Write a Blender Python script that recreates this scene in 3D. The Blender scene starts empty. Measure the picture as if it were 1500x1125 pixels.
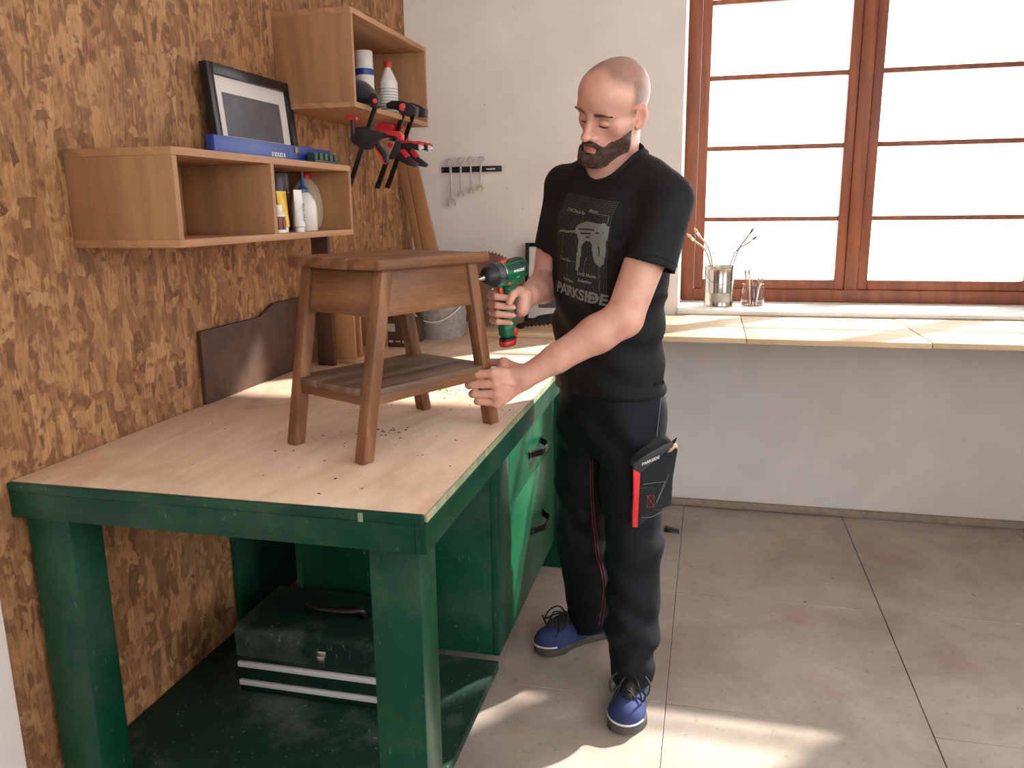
import bpy, bmesh, math, random
import numpy as np
from mathutils import Vector, Matrix
from mathutils.bvhtree import BVHTree

# ------------------------------------------------------------------ scene, camera, sky, sun
scene = bpy.context.scene
COL = scene.collection
random.seed(7)
rng = np.random.default_rng(7)

cam_data = bpy.data.cameras.new('camera')
cam_data.sensor_width = 36.0
cam_data.lens = 1180.0 / 1500.0 * 36.0
cam_data.clip_start = 0.05
cam = bpy.data.objects.new('camera', cam_data)
COL.objects.link(cam)
# columns: camera right, camera up, minus camera forward
cam.matrix_world = Matrix(((0.971947, -0.038318, 0.232057, 0.0),
                           (0.234879, 0.209541, -0.949170, 0.0),
                           (-0.012255, 0.977049, 0.212663, 1.44),
                           (0, 0, 0, 1)))
scene.camera = cam

world = bpy.data.worlds.new('world')
scene.world = world
world.use_nodes = True
bg = world.node_tree.nodes['Background']
bg.inputs['Color'].default_value = (0.985, 0.985, 1.0, 1)
bg.inputs['Strength'].default_value = 1.0

sun_data = bpy.data.lights.new('sun', 'SUN')
sun_data.energy = 2.3
sun_data.angle = math.radians(1.2)
sun_data.color = (1.0, 0.95, 0.88)
sun = bpy.data.objects.new('sun', sun_data)
COL.objects.link(sun)
sun.rotation_euler = Vector((-0.575, -0.665, -0.61)).to_track_quat('-Z', 'Y').to_euler()

vs = scene.view_settings
vs.view_transform = 'Standard'
vs.look = 'None'
vs.exposure = 2.6
vs.gamma = 1.0
vs.use_curve_mapping = False

# ------------------------------------------------------------------ materials
def lin(c):
    return tuple(((x / 255.0) / 12.92 if x <= 10 else (((x / 255.0) + 0.055) / 1.055) ** 2.4) for x in c) + (1.0,)

class MatB:
    def __init__(self, name, rough=0.5, metal=0.0, spec=0.5):
        self.m = bpy.data.materials.new(name)
        self.m.use_nodes = True
        self.nt = self.m.node_tree
        self.b = self.nt.nodes['Principled BSDF']
        self.b.inputs['Roughness'].default_value = rough
        self.b.inputs['Metallic'].default_value = metal
        self.b.inputs['Specular IOR Level'].default_value = spec
        self.tc = None
    def n(self, t, **kw):
        nd = self.nt.nodes.new(t)
        for k, v in kw.items():
            if k.startswith('i_'):
                nd.inputs[k[2:].replace('_', ' ')].default_value = v
            else:
                setattr(nd, k, v)
        return nd
    def l(self, a, b):
        self.nt.links.new(a, b)
    def coords(self, scale=(1, 1, 1), rot=(0, 0, 0), loc=(0, 0, 0), kind='Object'):
        if self.tc is None:
            self.tc = self.n('ShaderNodeTexCoord')
        mp = self.n('ShaderNodeMapping')
        mp.inputs['Scale'].default_value = scale
        mp.inputs['Rotation'].default_value = rot
        mp.inputs['Location'].default_value = loc
        self.l(self.tc.outputs[kind], mp.inputs['Vector'])
        return mp.outputs['Vector']
    def noise(self, vec, scale, detail=4, rough=0.55, dist=0.0):
        nd = self.n('ShaderNodeTexNoise')
        nd.inputs['Scale'].default_value = scale
        nd.inputs['Detail'].default_value = detail
        nd.inputs['Roughness'].default_value = rough
        nd.inputs['Distortion'].default_value = dist
        self.l(vec, nd.inputs['Vector'])
        return nd.outputs['Fac']
    def ramp(self, fac, stops, interp='LINEAR'):
        r = self.n('ShaderNodeValToRGB')
        r.color_ramp.interpolation = interp
        e = r.color_ramp.elements
        while len(e) < len(stops):
            e.new(0.5)
        for k, (p, c) in enumerate(stops):
            e[k].position = p
            e[k].color = c if len(c) == 4 else tuple(c) + (1,)
        self.l(fac, r.inputs['Fac'])
        return r.outputs['Color']
    def mix(self, fac, a, b, mode='MIX'):
        mx = self.n('ShaderNodeMix', data_type='RGBA', blend_type=mode)
        for s, v in ((mx.inputs[0], fac), (mx.inputs[6], a), (mx.inputs[7], b)):
            if hasattr(v, 'links'):
                self.l(v, s)
            else:
                s.default_value = v
        return mx.outputs[2]
    def color(self, c):
        if hasattr(c, 'links'):
            self.l(c, self.b.inputs['Base Color'])
        else:
            self.b.inputs['Base Color'].default_value = c
    def roughness(self, c):
        self.l(c, self.b.inputs['Roughness'])
    def bump(self, h, dist=0.001, strength=0.6):
        bp = self.n('ShaderNodeBump')
        bp.inputs['Strength'].default_value = strength
        bp.inputs['Distance'].default_value = dist
        self.l(h, bp.inputs['Height'])
        self.l(bp.outputs['Normal'], self.b.inputs['Normal'])

def plain(name, rgb, rough=0.5, metal=0.0, vary=0.12, scale=30.0, bump=0.0002, spec=0.5):
    m = MatB(name, rough, metal, spec)
    v = m.coords()
    f = m.noise(v, scale, 5)
    c = lin(rgb)
    d = tuple(x * (1 - vary) for x in c[:3]) + (1,)
    e = tuple(min(1, x * (1 + vary)) for x in c[:3]) + (1,)
    m.color(m.ramp(f, [(0.3, d), (0.7, e)]))
    if bump:
        m.bump(f, bump)
    return m.m

def wood(name, dark, light, axis='X', scale=1.0, rough=0.55, rot=(0, 0, 0), grain=1.0, bump=0.0004, knots=True):
    m = MatB(name, rough)
    s = {'X': (1.2, 14, 14), 'Y': (14, 1.2, 14), 'Z': (14, 14, 1.2)}[axis]
    s = tuple(k * scale for k in s)
    v = m.coords(s, rot)
    warp = m.noise(v, 1.0, 3, 0.5, 1.2)
    fine = m.noise(m.coords(tuple(k * 6 for k in s), rot), 1.3, 6, 0.65)
    w = m.n('ShaderNodeTexWave', wave_type='BANDS', bands_direction='DIAGONAL')
    w.inputs['Scale'].default_value = 0.55
    w.inputs['Distortion'].default_value = 9.0
    w.inputs['Detail'].default_value = 3.0
    w.inputs['Detail Scale'].default_value = 1.1
    m.l(v, w.inputs['Vector'])
    big = m.noise(m.coords((2.2, 2.2, 2.2)), 1.4, 2)
    a = m.mix(0.72, w.outputs['Fac'], warp)
    a = m.mix(0.5 * grain, a, fine)
    a = m.mix(0.25, a, big)
    D, L = lin(dark), lin(light)
    mid = tuple((x + y) / 2 for x, y in zip(D, L))
    m.color(m.ramp(a, [(0.28, D), (0.5, mid), (0.7, L)]))
    m.bump(fine, bump)
    return m.m

# ------------------------------------------------------------------ objects
def root(name, label, cat, loc=(0, 0, 0), group=None, rotz=0.0):
    o = bpy.data.objects.new(name, None)
    o.empty_display_size = 0.05
    COL.objects.link(o)
    o.location = loc
    o.rotation_euler = (0, 0, rotz)
    o['label'] = label
    o['category'] = cat
    if group:
        o['group'] = group
    return o

def tag(o, label=None, cat=None, group=None, kind=None):
    if label: o['label'] = label
    if cat: o['category'] = cat
    if group: o['group'] = group
    if kind: o['kind'] = kind
    return o

def worldloc(o):
    v = Vector((0, 0, 0))
    while o is not None:
        v += Vector(o.location)
        o = o.parent
    return v

def link_mesh(name, me, mat, parent=None, smooth=40, world=True, label=None, kind=None, loc=None):
    """Link a mesh whose vertices are in world space; the object's origin moves to its parent (or loc)."""
    o = bpy.data.objects.new(name, me)
    COL.objects.link(o)
    if parent is not None:
        o.parent = parent
        if world:
            me.transform(Matrix.Translation(-worldloc(parent)))
    elif loc is not None:
        me.transform(Matrix.Translation(-Vector(loc)))
        o.location = loc
    if mat is not None:
        for mm in (mat if isinstance(mat, (list, tuple)) else [mat]):
            me.materials.append(mm)
    if smooth:
        me.shade_smooth()
        if smooth < 180:
            me.set_sharp_from_angle(angle=math.radians(smooth))
    if label: o['label'] = label
    if kind: o['kind'] = kind
    return o

class G:
    """Collects simple shapes into one mesh, world coordinates."""
    def __init__(self):
        self.v, self.f, self.mi = [], [], []
        self.cur = 0
    def add(self, vs_, fs_):
        n = len(self.v)
        self.v += [tuple(p) for p in vs_]
        self.f += [tuple(i + n for i in f) for f in fs_]
        self.mi += [self.cur] * len(fs_)
        return self
    def box(self, a, b):
        x0, y0, z0 = a; x1, y1, z1 = b
        return self.hexa([(x0, y0, z0), (x1, y0, z0), (x1, y1, z0), (x0, y1, z0), (x0, y0, z1), (x1, y0, z1), (x1, y1, z1), (x0, y1, z1)])
    def hexa(self, p):
        return self.add(p, [(0, 3, 2, 1), (4, 5, 6, 7), (0, 1, 5, 4), (1, 2, 6, 5), (2, 3, 7, 6), (3, 0, 4, 7)])
    def fbox(self, o, ax, ay, az, lo, hi):
        o, ax, ay, az = map(Vector, (o, ax, ay, az))
        P = lambda x, y, z: o + ax * x + ay * y + az * z
        (x0, y0, z0), (x1, y1, z1) = lo, hi
        return self.hexa([P(x0, y0, z0), P(x1, y0, z0), P(x1, y1, z0), P(x0, y1, z0), P(x0, y0, z1), P(x1, y0, z1), P(x1, y1, z1), P(x0, y1, z1)])
    def cyl(self, p0, p1, r0, r1=None, n=20, caps=True):
        r1 = r0 if r1 is None else r1
        p0, p1 = Vector(p0), Vector(p1)
        d = (p1 - p0).normalized()
        u = d.orthogonal().normalized(); w = d.cross(u)
        vs_ = []
        for p, r in ((p0, r0), (p1, r1)):
            for k in range(n):
                a = 2 * math.pi * k / n
                vs_.append(p + u * (r * math.cos(a)) + w * (r * math.sin(a)))
        fs_ = [(k, (k + 1) % n, n + (k + 1) % n, n + k) for k in range(n)]
        if caps:
            fs_ += [tuple(range(n - 1, -1, -1)), tuple(range(n, 2 * n))]
        return self.add(vs_, fs_)
    def lathe(self, base, prof, axis=(0, 0, 1), n=32, squash=1.0, side=None):
        """prof: (r, h) pairs from bottom to top along axis"""
        base = Vector(base); d = Vector(axis).normalized()
        u = Vector(side).normalized() if side is not None else d.orthogonal().normalized()
        w = d.cross(u)
        vs_, fs_ = [], []
        for r, h in prof:
            for k in range(n):
                a = 2 * math.pi * k / n
                vs_.append(base + d * h + u * (r * math.cos(a)) + w * (r * squash * math.sin(a)))
        for j in range(len(prof) - 1):
            for k in range(n):
                fs_.append((j * n + k, j * n + (k + 1) % n, (j + 1) * n + (k + 1) % n, (j + 1) * n + k))
        fs_.append(tuple(range(n - 1, -1, -1)))
        m = (len(prof) - 1) * n
        fs_.append(tuple(range(m, m + n)))
        return self.add(vs_, fs_)
    def tube(self, pts, r, n=8, caps=True, rad=None):
        pts = [Vector(p) for p in pts]
        vs_, fs_ = [], []
        prev = None
        for i, p in enumerate(pts):
            d = (pts[min(i + 1, len(pts) - 1)] - pts[max(i - 1, 0)])
            d = d.normalized() if d.length > 1e-9 else Vector((0, 0, 1))
            if prev is None:
                u = d.orthogonal().normalized()
            else:
                u = (prev - d * prev.dot(d))
                u = u.normalized() if u.length > 1e-6 else d.orthogonal().normalized()
            prev = u
            w = d.cross(u)
            rr = rad[i] if rad else r
            for k in range(n):
                a = 2 * math.pi * k / n
                vs_.append(p + u * (rr * math.cos(a)) + w * (rr * math.sin(a)))
        for i in range(len(pts) - 1):
            for k in range(n):
                fs_.append((i * n + k, i * n + (k + 1) % n, (i + 1) * n + (k + 1) % n, (i + 1) * n + k))
        if caps:
            fs_.append(tuple(range(n - 1, -1, -1)))
            m = (len(pts) - 1) * n
            fs_.append(tuple(range(m, m + n)))
        return self.add(vs_, fs_)
    def prism(self, outline, o, ax, ay, az, t0, t1):
        """outline of 2D points on (ax, ay) at o, extruded along az from t0 to t1"""
        o, ax, ay, az = map(Vector, (o, ax, ay, az))
        n = len(outline)
        vs_ = [o + ax * x + ay * y + az * t0 for x, y in outline] + [o + ax * x + ay * y + az * t1 for x, y in outline]
        fs_ = [(k, (k + 1) % n, n + (k + 1) % n, n + k) for k in range(n)] + [tuple(range(n - 1, -1, -1)), tuple(range(n, 2 * n))]
        return self.add(vs_, fs_)
    def sphere(self, c, r, n=16, m=10, sc=(1, 1, 1)):
        vs_, fs_ = [], []
        for j in range(1, m):
            t = math.pi * j / m
            for k in range(n):
                a = 2 * math.pi * k / n
                vs_.append((c[0] + r * sc[0] * math.sin(t) * math.cos(a), c[1] + r * sc[1] * math.sin(t) * math.sin(a), c[2] + r * sc[2] * math.cos(t)))
        for j in range(m - 2):
            for k in range(n):
                fs_.append((j * n + k, (j + 1) * n + k, (j + 1) * n + (k + 1) % n, j * n + (k + 1) % n))
        vs_ += [(c[0], c[1], c[2] + r * sc[2]), (c[0], c[1], c[2] - r * sc[2])]
        a_, b_ = len(vs_) - 2, len(vs_) - 1
        for k in range(n):
            fs_.append((a_, k, (k + 1) % n))
            fs_.append((b_, (m - 2) * n + (k + 1) % n, (m - 2) * n + k))
        return self.add(vs_, fs_)
    def mesh(self, name='mesh', bevel=0.0, seg=2):
        me = bpy.data.meshes.new(name)
        me.from_pydata([tuple(p) for p in self.v], [], self.f)
        me.polygons.foreach_set('material_index', self.mi)
        bm = bmesh.new(); bm.from_mesh(me)
        bmesh.ops.recalc_face_normals(bm, faces=bm.faces)
        if bevel > 0:
            es = [e for e in bm.edges if len(e.link_faces) == 2 and e.calc_face_angle(0) > 0.6]
            bmesh.ops.bevel(bm, geom=es, offset=bevel, segments=seg, affect='EDGES', profile=0.5, clamp_overlap=True)
        bm.to_mesh(me); bm.free()
        return me
    def build(self, name, mat, parent=None, bevel=0.0, seg=2, smooth=40, **kw):
        return link_mesh(name, self.mesh(name, bevel, seg), mat, parent, smooth, **kw)

def spline(pts, n=8):
    """Catmull-Rom through 3D points"""
    P = [Vector(p) for p in pts]
    P = [P[0] * 2 - P[1]] + P + [P[-1] * 2 - P[-2]]
    out = []
    for i in range(1, len(P) - 2):
        for k in range(n):
            t = k / n
            a, b, c, d = P[i - 1], P[i], P[i + 1], P[i + 2]
            out.append(0.5 * ((2 * b) + (c - a) * t + (2 * a - 5 * b + 4 * c - d) * t * t + (3 * b - a - 3 * c + d) * t ** 3))
    out.append(P[-2])
    return out

def text_mesh(txt, size, bold=0.0, depth=0.0, align='CENTER', xs=1.0):
    """flat lettering as vertices/faces in its own XY plane"""
    cu = bpy.data.curves.new('lettering', 'FONT')
    cu.body = txt
    cu.size = size
    cu.align_x = align
    cu.offset = bold
    cu.extrude = depth
    cu.resolution_u = 3
    ob = bpy.data.objects.new('lettering_tmp', cu)
    COL.objects.link(ob)
    bpy.context.view_layer.update()
    me = ob.to_mesh()
    vs_ = [(v.co.x * xs, v.co.y, v.co.z) for v in me.vertices]
    fs_ = [tuple(p.vertices) for p in me.polygons]
    ob.to_mesh_clear()
    bpy.data.objects.remove(ob)
    return vs_, fs_

def put_text(g, txt, size, o, ax, ay, az, bold=0.0, depth=0.0006, xs=1.0, align='CENTER'):
    vs_, fs_ = text_mesh(txt, size, bold, 0.0, align, xs)
    o, ax, ay, az = map(Vector, (o, ax, ay, az))
    n = len(vs_)
    a = [o + ax * x + ay * y + az * depth for x, y, z in vs_]
    g.add(a, fs_)

# ------------------------------------------------------------------ implicit surfaces for cloth and bodies
def A3(p): return np.array(p, dtype=np.float64)

def smin(a, b, k):
    h = np.clip(0.5 + 0.5 * (b - a) / k, 0, 1)
    return b + (a - b) * h - k * h * (1 - h)
def smax(a, b, k): return -smin(-a, -b, k)

def d_cone(P, a, b, ra, rb):
    """capsule whose radius runs from ra to rb"""
    a, b = A3(a), A3(b)
    ba = b - a
    t = np.clip(((P - a) @ ba) / (ba @ ba), 0, 1)
    q = P - a - t[:, None] * ba
    return np.sqrt((q * q).sum(1)) - (ra + (rb - ra) * t)

def d_ell(P, c, r, M=None):
    q = P - A3(c)
    if M is not None:
        q = q @ M.T
    r = A3(r)
    k0 = np.sqrt(((q / r) ** 2).sum(1))
    k1 = np.sqrt(((q / (r * r)) ** 2).sum(1)) + 1e-9
    return k0 * (k0 - 1) / k1

def d_box(P, c, h, M=None, r=0.0):
    q = P - A3(c)
    if M is not None:
        q = q @ M.T
    q = np.abs(q) - (A3(h) - r)
    return np.sqrt((np.maximum(q, 0) ** 2).sum(1)) + np.minimum(q.max(1), 0) - r

def d_loft(P, keys, l, f, pw=2.3):
    """stack of super-ellipses: keys = (z, cx, cy, a, b); l, f horizontal axes"""
    K = np.array(keys, float)
    z = P[:, 2]
    cx = np.interp(z, K[:, 0], K[:, 1]); cy = np.interp(z, K[:, 0], K[:, 2])
    a = np.interp(z, K[:, 0], K[:, 3]); b = np.interp(z, K[:, 0], K[:, 4])
    dx, dy = P[:, 0] - cx, P[:, 1] - cy
    u = dx * l[0] + dy * l[1]; v = dx * f[0] + dy * f[1]
    r = (np.abs(u / a) ** pw + np.abs(v / b) ** pw) ** (1 / pw)
    d = (r - 1) * np.minimum(a, b)
    return np.maximum(d, np.maximum(z - K[-1, 0], K[0, 0] - z))

def blend(P, prims, cull=None, hd=0.0):
    """prims: (op, k, fn) with op '+' union, '-' cut, '&' intersect"""
    d = None
    for op, k, fn in prims:
        if cull is not None and op in '+-' and d is not None:
            if fn(cull)[0] > hd + 0.06:
                continue
        e = fn(P)
        if d is None: d = e
        elif op == '+': d = smin(d, e, k)
        elif op == '-': d = smax(d, -e, k)
        elif op == '&': d = smax(d, e, k)
        elif op == 'd': d = d + e
    return d

def iso_mesh(name, prims, lo, hi, h, B=24):
    """naive surface nets over a blockwise sampled field"""
    lo, hi = A3(lo), A3(hi)
    n = np.ceil((hi - lo) / h).astype(int) + 1
    F = np.full(tuple(n), 1.0, np.float32)
    half = B * h * 0.5 * math.sqrt(3)
    for i in range(0, n[0], B):
        for j in range(0, n[1], B):
            for k in range(0, n[2], B):
                e = np.minimum([i + B, j + B, k + B], n)
                c = lo + h * (np.array([i, j, k]) + e - 1) / 2.0
                d0 = blend(c[None, :], prims)[0]
                if abs(d0) > half * 1.25 + 0.02:
                    F[i:e[0], j:e[1], k:e[2]] = d0
                    continue
                gx, gy, gz = np.meshgrid(np.arange(i, e[0]), np.arange(j, e[1]), np.arange(k, e[2]), indexing='ij')
                P = lo + h * np.stack([gx.ravel(), gy.ravel(), gz.ravel()], 1)
                F[i:e[0], j:e[1], k:e[2]] = blend(P, prims, c[None, :], half).reshape(gx.shape)
    S = F < 0
    cs = [(a, b, c) for a in (0, 1) for b in (0, 1) for c in (0, 1)]
    sl = lambda a, b, c: (slice(a, n[0] - 1 + a), slice(b, n[1] - 1 + b), slice(c, n[2] - 1 + c))
    cnt = np.zeros(tuple(n - 1), np.int8)
    for c in cs: cnt += S[sl(*c)]
    act = (cnt > 0) & (cnt < 8)
    I = np.argwhere(act)
    idx = np.full(tuple(n - 1), -1, np.int32)
    idx[act] = np.arange(len(I))
    vals = {c: F[I[:, 0] + c[0], I[:, 1] + c[1], I[:, 2] + c[2]].astype(float) for c in cs}
    acc = np.zeros((len(I), 3)); num = np.zeros(len(I))
    for c in cs:
        for ax in range(3):
            if c[ax]: continue
            c2 = list(c); c2[ax] = 1; c2 = tuple(c2)
            a, b = vals[c], vals[c2]
            m = (a < 0) != (b < 0)
            t = np.where(m, a / np.where(m, a - b, 1), 0)
            p = np.tile(np.array(c, float), (len(I), 1)); p[:, ax] = t
            acc[m] += p[m]; num[m] += 1
    V_ = lo + h * (I + acc / num[:, None])
    quads = []
    for ax in range(3):
        o1, o2 = [(1, 2), (2, 0), (0, 1)][ax]
        a = [slice(1, -1)] * 3; a[ax] = slice(0, -1)
        b = [slice(1, -1)] * 3; b[ax] = slice(1, None)
        m = S[tuple(a)] != S[tuple(b)]
        J = np.argwhere(m); J[:, o1] += 1; J[:, o2] += 1
        s = S[J[:, 0], J[:, 1], J[:, 2]]
        def g_(d1, d2):
            K = J.copy(); K[:, o1] -= d1; K[:, o2] -= d2
            return idx[K[:, 0], K[:, 1], K[:, 2]]
        q = np.stack([g_(1, 1), g_(0, 1), g_(0, 0), g_(1, 0)], 1)
        q[~s] = q[~s][:, ::-1]
        quads.append(q)
    Q = np.concatenate(quads); Q = Q[(Q >= 0).all(1)]
    me = bpy.data.meshes.new(name)
    me.vertices.add(len(V_)); me.vertices.foreach_set('co', V_.astype(np.float32).ravel())
    me.loops.add(Q.size); me.loops.foreach_set('vertex_index', Q.ravel().astype(np.int32))
    me.polygons.add(len(Q)); me.polygons.foreach_set('loop_start', np.arange(0, Q.size, 4, dtype=np.int32))
    me.update(calc_edges=True); me.validate()
    return me, V_, Q

def paint(me, C, name='tint'):
    at = me.color_attributes.new(name, 'FLOAT_COLOR', 'POINT')
    at.data.foreach_set('color', np.hstack([C, np.ones((len(C), 1))]).astype(np.float32).ravel())

# ------------------------------------------------------------------ material set
M = {}
def plaster():
    m = MatB('plaster', 0.9, spec=0.2)
    v = m.coords()
    f = m.noise(v, 3.0, 6, 0.6)
    g = m.noise(v, 60.0, 5)
    c = m.ramp(f, [(0.3, lin((216, 208, 203))), (0.7, lin((228, 221, 216)))])
    spot = m.noise(m.coords((1, 1, 1), loc=(3, 1, 2)), 16.0, 2)
    c = m.mix(m.ramp(spot, [(0.76, (0, 0, 0)), (0.79, (1, 1, 1))]), c, lin((186, 170, 152)))
    m.color(c)
    m.bump(m.mix(0.5, f, g), 0.002, 0.5)
    return m.m
M['plaster'] = plaster()
def concrete():
    m = MatB('worn_concrete', 0.62, spec=0.4)
    v = m.coords()
    f = m.noise(v, 2.3, 8, 0.65, 0.4)
    g = m.noise(v, 38.0, 6, 0.7)
    c = m.ramp(f, [(0.25, lin((146, 130, 118))), (0.5, lin((172, 158, 146))), (0.75, lin((192, 180, 168)))])
    c = m.mix(m.ramp(g, [(0.3, (0.35, 0.35, 0.35)), (0.42, (0, 0, 0))]), c, lin((96, 78, 66)))
    red = m.noise(m.coords((1, 1, 1), loc=(5, 2, 0)), 3.2, 4)
    c = m.mix(m.ramp(red, [(0.6, (0, 0, 0)), (0.74, (0.22, 0.22, 0.22))]), c, lin((170, 96, 84)))
    dk = m.noise(m.coords((1, 1, 1), loc=(9, 4, 0)), 22.0, 3, 0.6)
    c = m.mix(m.ramp(dk, [(0.71, (0, 0, 0)), (0.76, (0.75, 0.75, 0.75))]), c, lin((70, 48, 38)))
    m.color(c)
    m.bump(m.mix(0.5, f, g), 0.0015, 0.5)
    return m.m
M['concrete'] = concrete()
def osb():
    m = MatB('strand_board', 0.7, spec=0.3)
    def flakes(sc, rz, loc):
        v = m.coords(sc, (rz, 0, 0), loc)
        nz_ = m.n('ShaderNodeTexNoise'); nz_.inputs['Scale'].default_value = 0.35; nz_.inputs['Detail'].default_value = 3
        m.l(v, nz_.inputs['Vector'])
        mx = m.n('ShaderNodeVectorMath', operation='ADD'); m.l(v, mx.inputs[0]); m.l(nz_.outputs['Color'], mx.inputs[1])
        vo = m.n('ShaderNodeTexVoronoi'); vo.inputs['Scale'].default_value = 1.0; vo.inputs['Randomness'].default_value = 1.0
        m.l(mx.outputs[0], vo.inputs['Vector'])
        return vo
    a = flakes((30, 52, 13), 0.25, (0, 0, 0)); b = flakes((28, 34, 11), -0.5, (4, 1, 2)); d = flakes((26, 15, 30), 0.9, (7, 3, 2))
    c1 = m.ramp(a.outputs['Color'], [(0.1, lin((106, 72, 46))), (0.45, lin((140, 98, 64))), (0.9, lin((172, 128, 86)))])
    c2 = m.ramp(b.outputs['Color'], [(0.1, lin((102, 68, 44))), (0.5, lin((144, 102, 66))), (0.9, lin((178, 134, 90)))])
    c3 = m.ramp(d.outputs['Color'], [(0.1, lin((110, 74, 48))), (0.5, lin((148, 106, 70))), (0.9, lin((176, 134, 92)))])
    sel = m.noise(m.coords((9, 9, 9)), 2.0, 3)
    c = m.mix(m.ramp(sel, [(0.42, (0, 0, 0)), (0.5, (1, 1, 1))]), c1, c2)
    c = m.mix(m.ramp(sel, [(0.55, (0, 0, 0)), (0.62, (1, 1, 1))]), c, c3)
    fine = m.noise(m.coords((110, 110, 14)), 1.5, 6, 0.75)
    c = m.mix(m.ramp(fine, [(0.3, (0.65, 0.65, 0.65)), (0.52, (0, 0, 0))]), c, lin((74, 46, 28)))
    m.color(c)
    m.bump(m.mix(0.5, b.outputs['Distance'], fine), 0.0012, 0.7)
    return m.m
M['osb'] = osb()
M['pine'] = wood('pine_board', (140, 96, 62), (182, 136, 96), 'Y', 0.9, 0.6, grain=0.8)
M['pine_z'] = wood('pine_upright', (134, 92, 58), (170, 126, 86), 'Z', 0.9, 0.6, grain=0.8)
M['pine_x'] = wood('pine_side', (166, 112, 66), (212, 160, 108), 'X', 0.9, 0.6, grain=0.8)
M['window_wood'] = wood('stained_window_wood', (108, 54, 28), (150, 84, 50), 'Z', 1.0, 0.45, grain=0.5)
M['white_paint'] = plain('white_paint', (226, 222, 216), 0.6, vary=0.05)
M['pale_plank'] = wood('pale_plank', (196, 162, 122), (224, 196, 160), 'X', 0.7, 0.6, grain=0.5)
def glass():
    m = bpy.data.materials.new('window_glass'); m.use_nodes = True
    nt = m.node_tree; nt.nodes.clear()
    o = nt.nodes.new('ShaderNodeOutputMaterial'); mx = nt.nodes.new('ShaderNodeMixShader')
    t = nt.nodes.new('ShaderNodeBsdfTransparent'); g = nt.nodes.new('ShaderNodeBsdfGlossy')
    g.inputs['Roughness'].default_value = 0.02
    t.inputs['Color'].default_value = (0.98, 0.99, 0.985, 1)
    fr = nt.nodes.new('ShaderNodeFresnel'); fr.inputs['IOR'].default_value = 1.2
    nt.links.new(fr.outputs[0], mx.inputs[0]); nt.links.new(t.outputs[0], mx.inputs[1]); nt.links.new(g.outputs[0], mx.inputs[2])
    nt.links.new(mx.outputs[0], o.inputs[0])
    return m
M['glass'] = glass()

# ------------------------------------------------------------------ setting
XW, YB, ZC = -1.45, 3.867, 3.20
XR = 2.7
# floor: a bed with separate worn slabs on it
gr = G().box((XW, -1.6, -0.06), (XR, YB, -0.022))
fl = gr.build('floor', plain('floor_bed', (70, 60, 52), 0.9), kind='structure')
xs = [XW] + [x for x in (-1.535 + 0.73 * k for k in range(1, 6)) if XW < x < XR - .1] + [XR]
ys = [-1.6, -0.74, -0.01, 0.72, 1.45, 2.18, 2.91, 3.64, YB]
for i in range(len(xs) - 1):
    for j in range(len(ys) - 1):
        dz = 0.0 - 0.0012 * ((i * 7 + j * 3) % 3)
        G().box((xs[i] + 0.0008, ys[j] + 0.0008, -0.03), (xs[i + 1] - 0.0008, ys[j + 1] - 0.0008, dz)).build('slab', M['concrete'], fl, bevel=0.0012, seg=1)

WX0, WX1, WZ0, WZ1, WY = -0.138, 2.40, 0.945, 2.95, 4.28
b = G()
b.box((XW - 0.1, YB, -0.06), (WX0, YB + 0.45, ZC))
b.box((WX1, YB, -0.06), (XR, YB + 0.45, ZC))
b.box((WX0, YB, -0.06), (WX1, YB + 0.45, WZ0))
b.box((WX0, YB, WZ1), (WX1, YB + 0.45, ZC))
wb = b.build('wall_back', M['plaster'], kind='structure')
wl = G().box((XW - 0.12, -1.6, -0.06), (XW - 0.018, YB, ZC)).build('wall_left', M['plaster'], kind='structure')
# strand board panels on the left wall, two sheets with a seam
for y0, y1 in ((1.30, 2.55), (2.553, YB - 0.001)):
    G().box((XW - 0.018, y0, 0.0), (XW, y1, ZC - 0.05)).build('board_panel', M['osb'], wl, bevel=0.001, seg=1)
b = G()
b.box((XR, -1.6, -0.06), (XR + 0.3, YB + 0.45, 0.90)); b.box((XR, -1.6, 2.75), (XR + 0.3, YB + 0.45, ZC))
b.box((XR, -1.6, 0.90), (XR + 0.3, -1.2, 2.75)); b.box((XR, 2.3, 0.90), (XR + 0.3, YB + 0.45, 2.75))
wr = b.build('wall_right', M['plaster'], kind='structure')
G().box((-0.49, YB - 0.03, 0.0), (XR, YB, 0.035)).build('baseboard_back', plain('skirting_mortar', (150, 134, 120), 0.9, vary=0.2), kind='structure', bevel=0.008)

G().box((XW - 0.12, -1.6, ZC), (XR + 0.12, YB + 0.45, ZC + 0.1)).build('ceiling', M['plaster'], kind='structure')
b = G()
b.box((XW - 0.12, -1.72, -0.06), (0.30, -1.6, ZC)); b.box((2.45, -1.72, -0.06), (XR + 0.3, -1.6, ZC)); b.box((0.30, -1.72, -0.06), (2.45, -1.6, 0.95)); b.box((0.30, -1.72, 2.80), (2.45, -1.6, ZC))
b.build('wall_front', M['plaster'], kind='structure')
w3 = root('added_window_front', 'window', '')  # unseen window added behind the camera to let in fill from front right
del w3['label']; del w3['category']; w3['kind'] = 'structure'; w3.location = (1.375, -1.66, 0.95)
f = G()
def frx(g, x0, x1, z0, z1, t, y0, y1):
    g.box((x0, y0, z0), (x0 + t, y1, z1)); g.box((x1 - t, y0, z0), (x1, y1, z1)); g.box((x0 + t, y0, z0), (x1 - t, y1, z0 + t)); g.box((x0 + t, y0, z1 - t), (x1 - t, y1, z1))
frx(f, 0.301, 2.449, 0.951, 2.799, 0.06, -1.69, -1.63); f.box((1.345, -1.69, 1.011), (1.405, -1.63, 2.739))
f.build('window_frame', M['window_wood'], w3, bevel=0.004)
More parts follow.
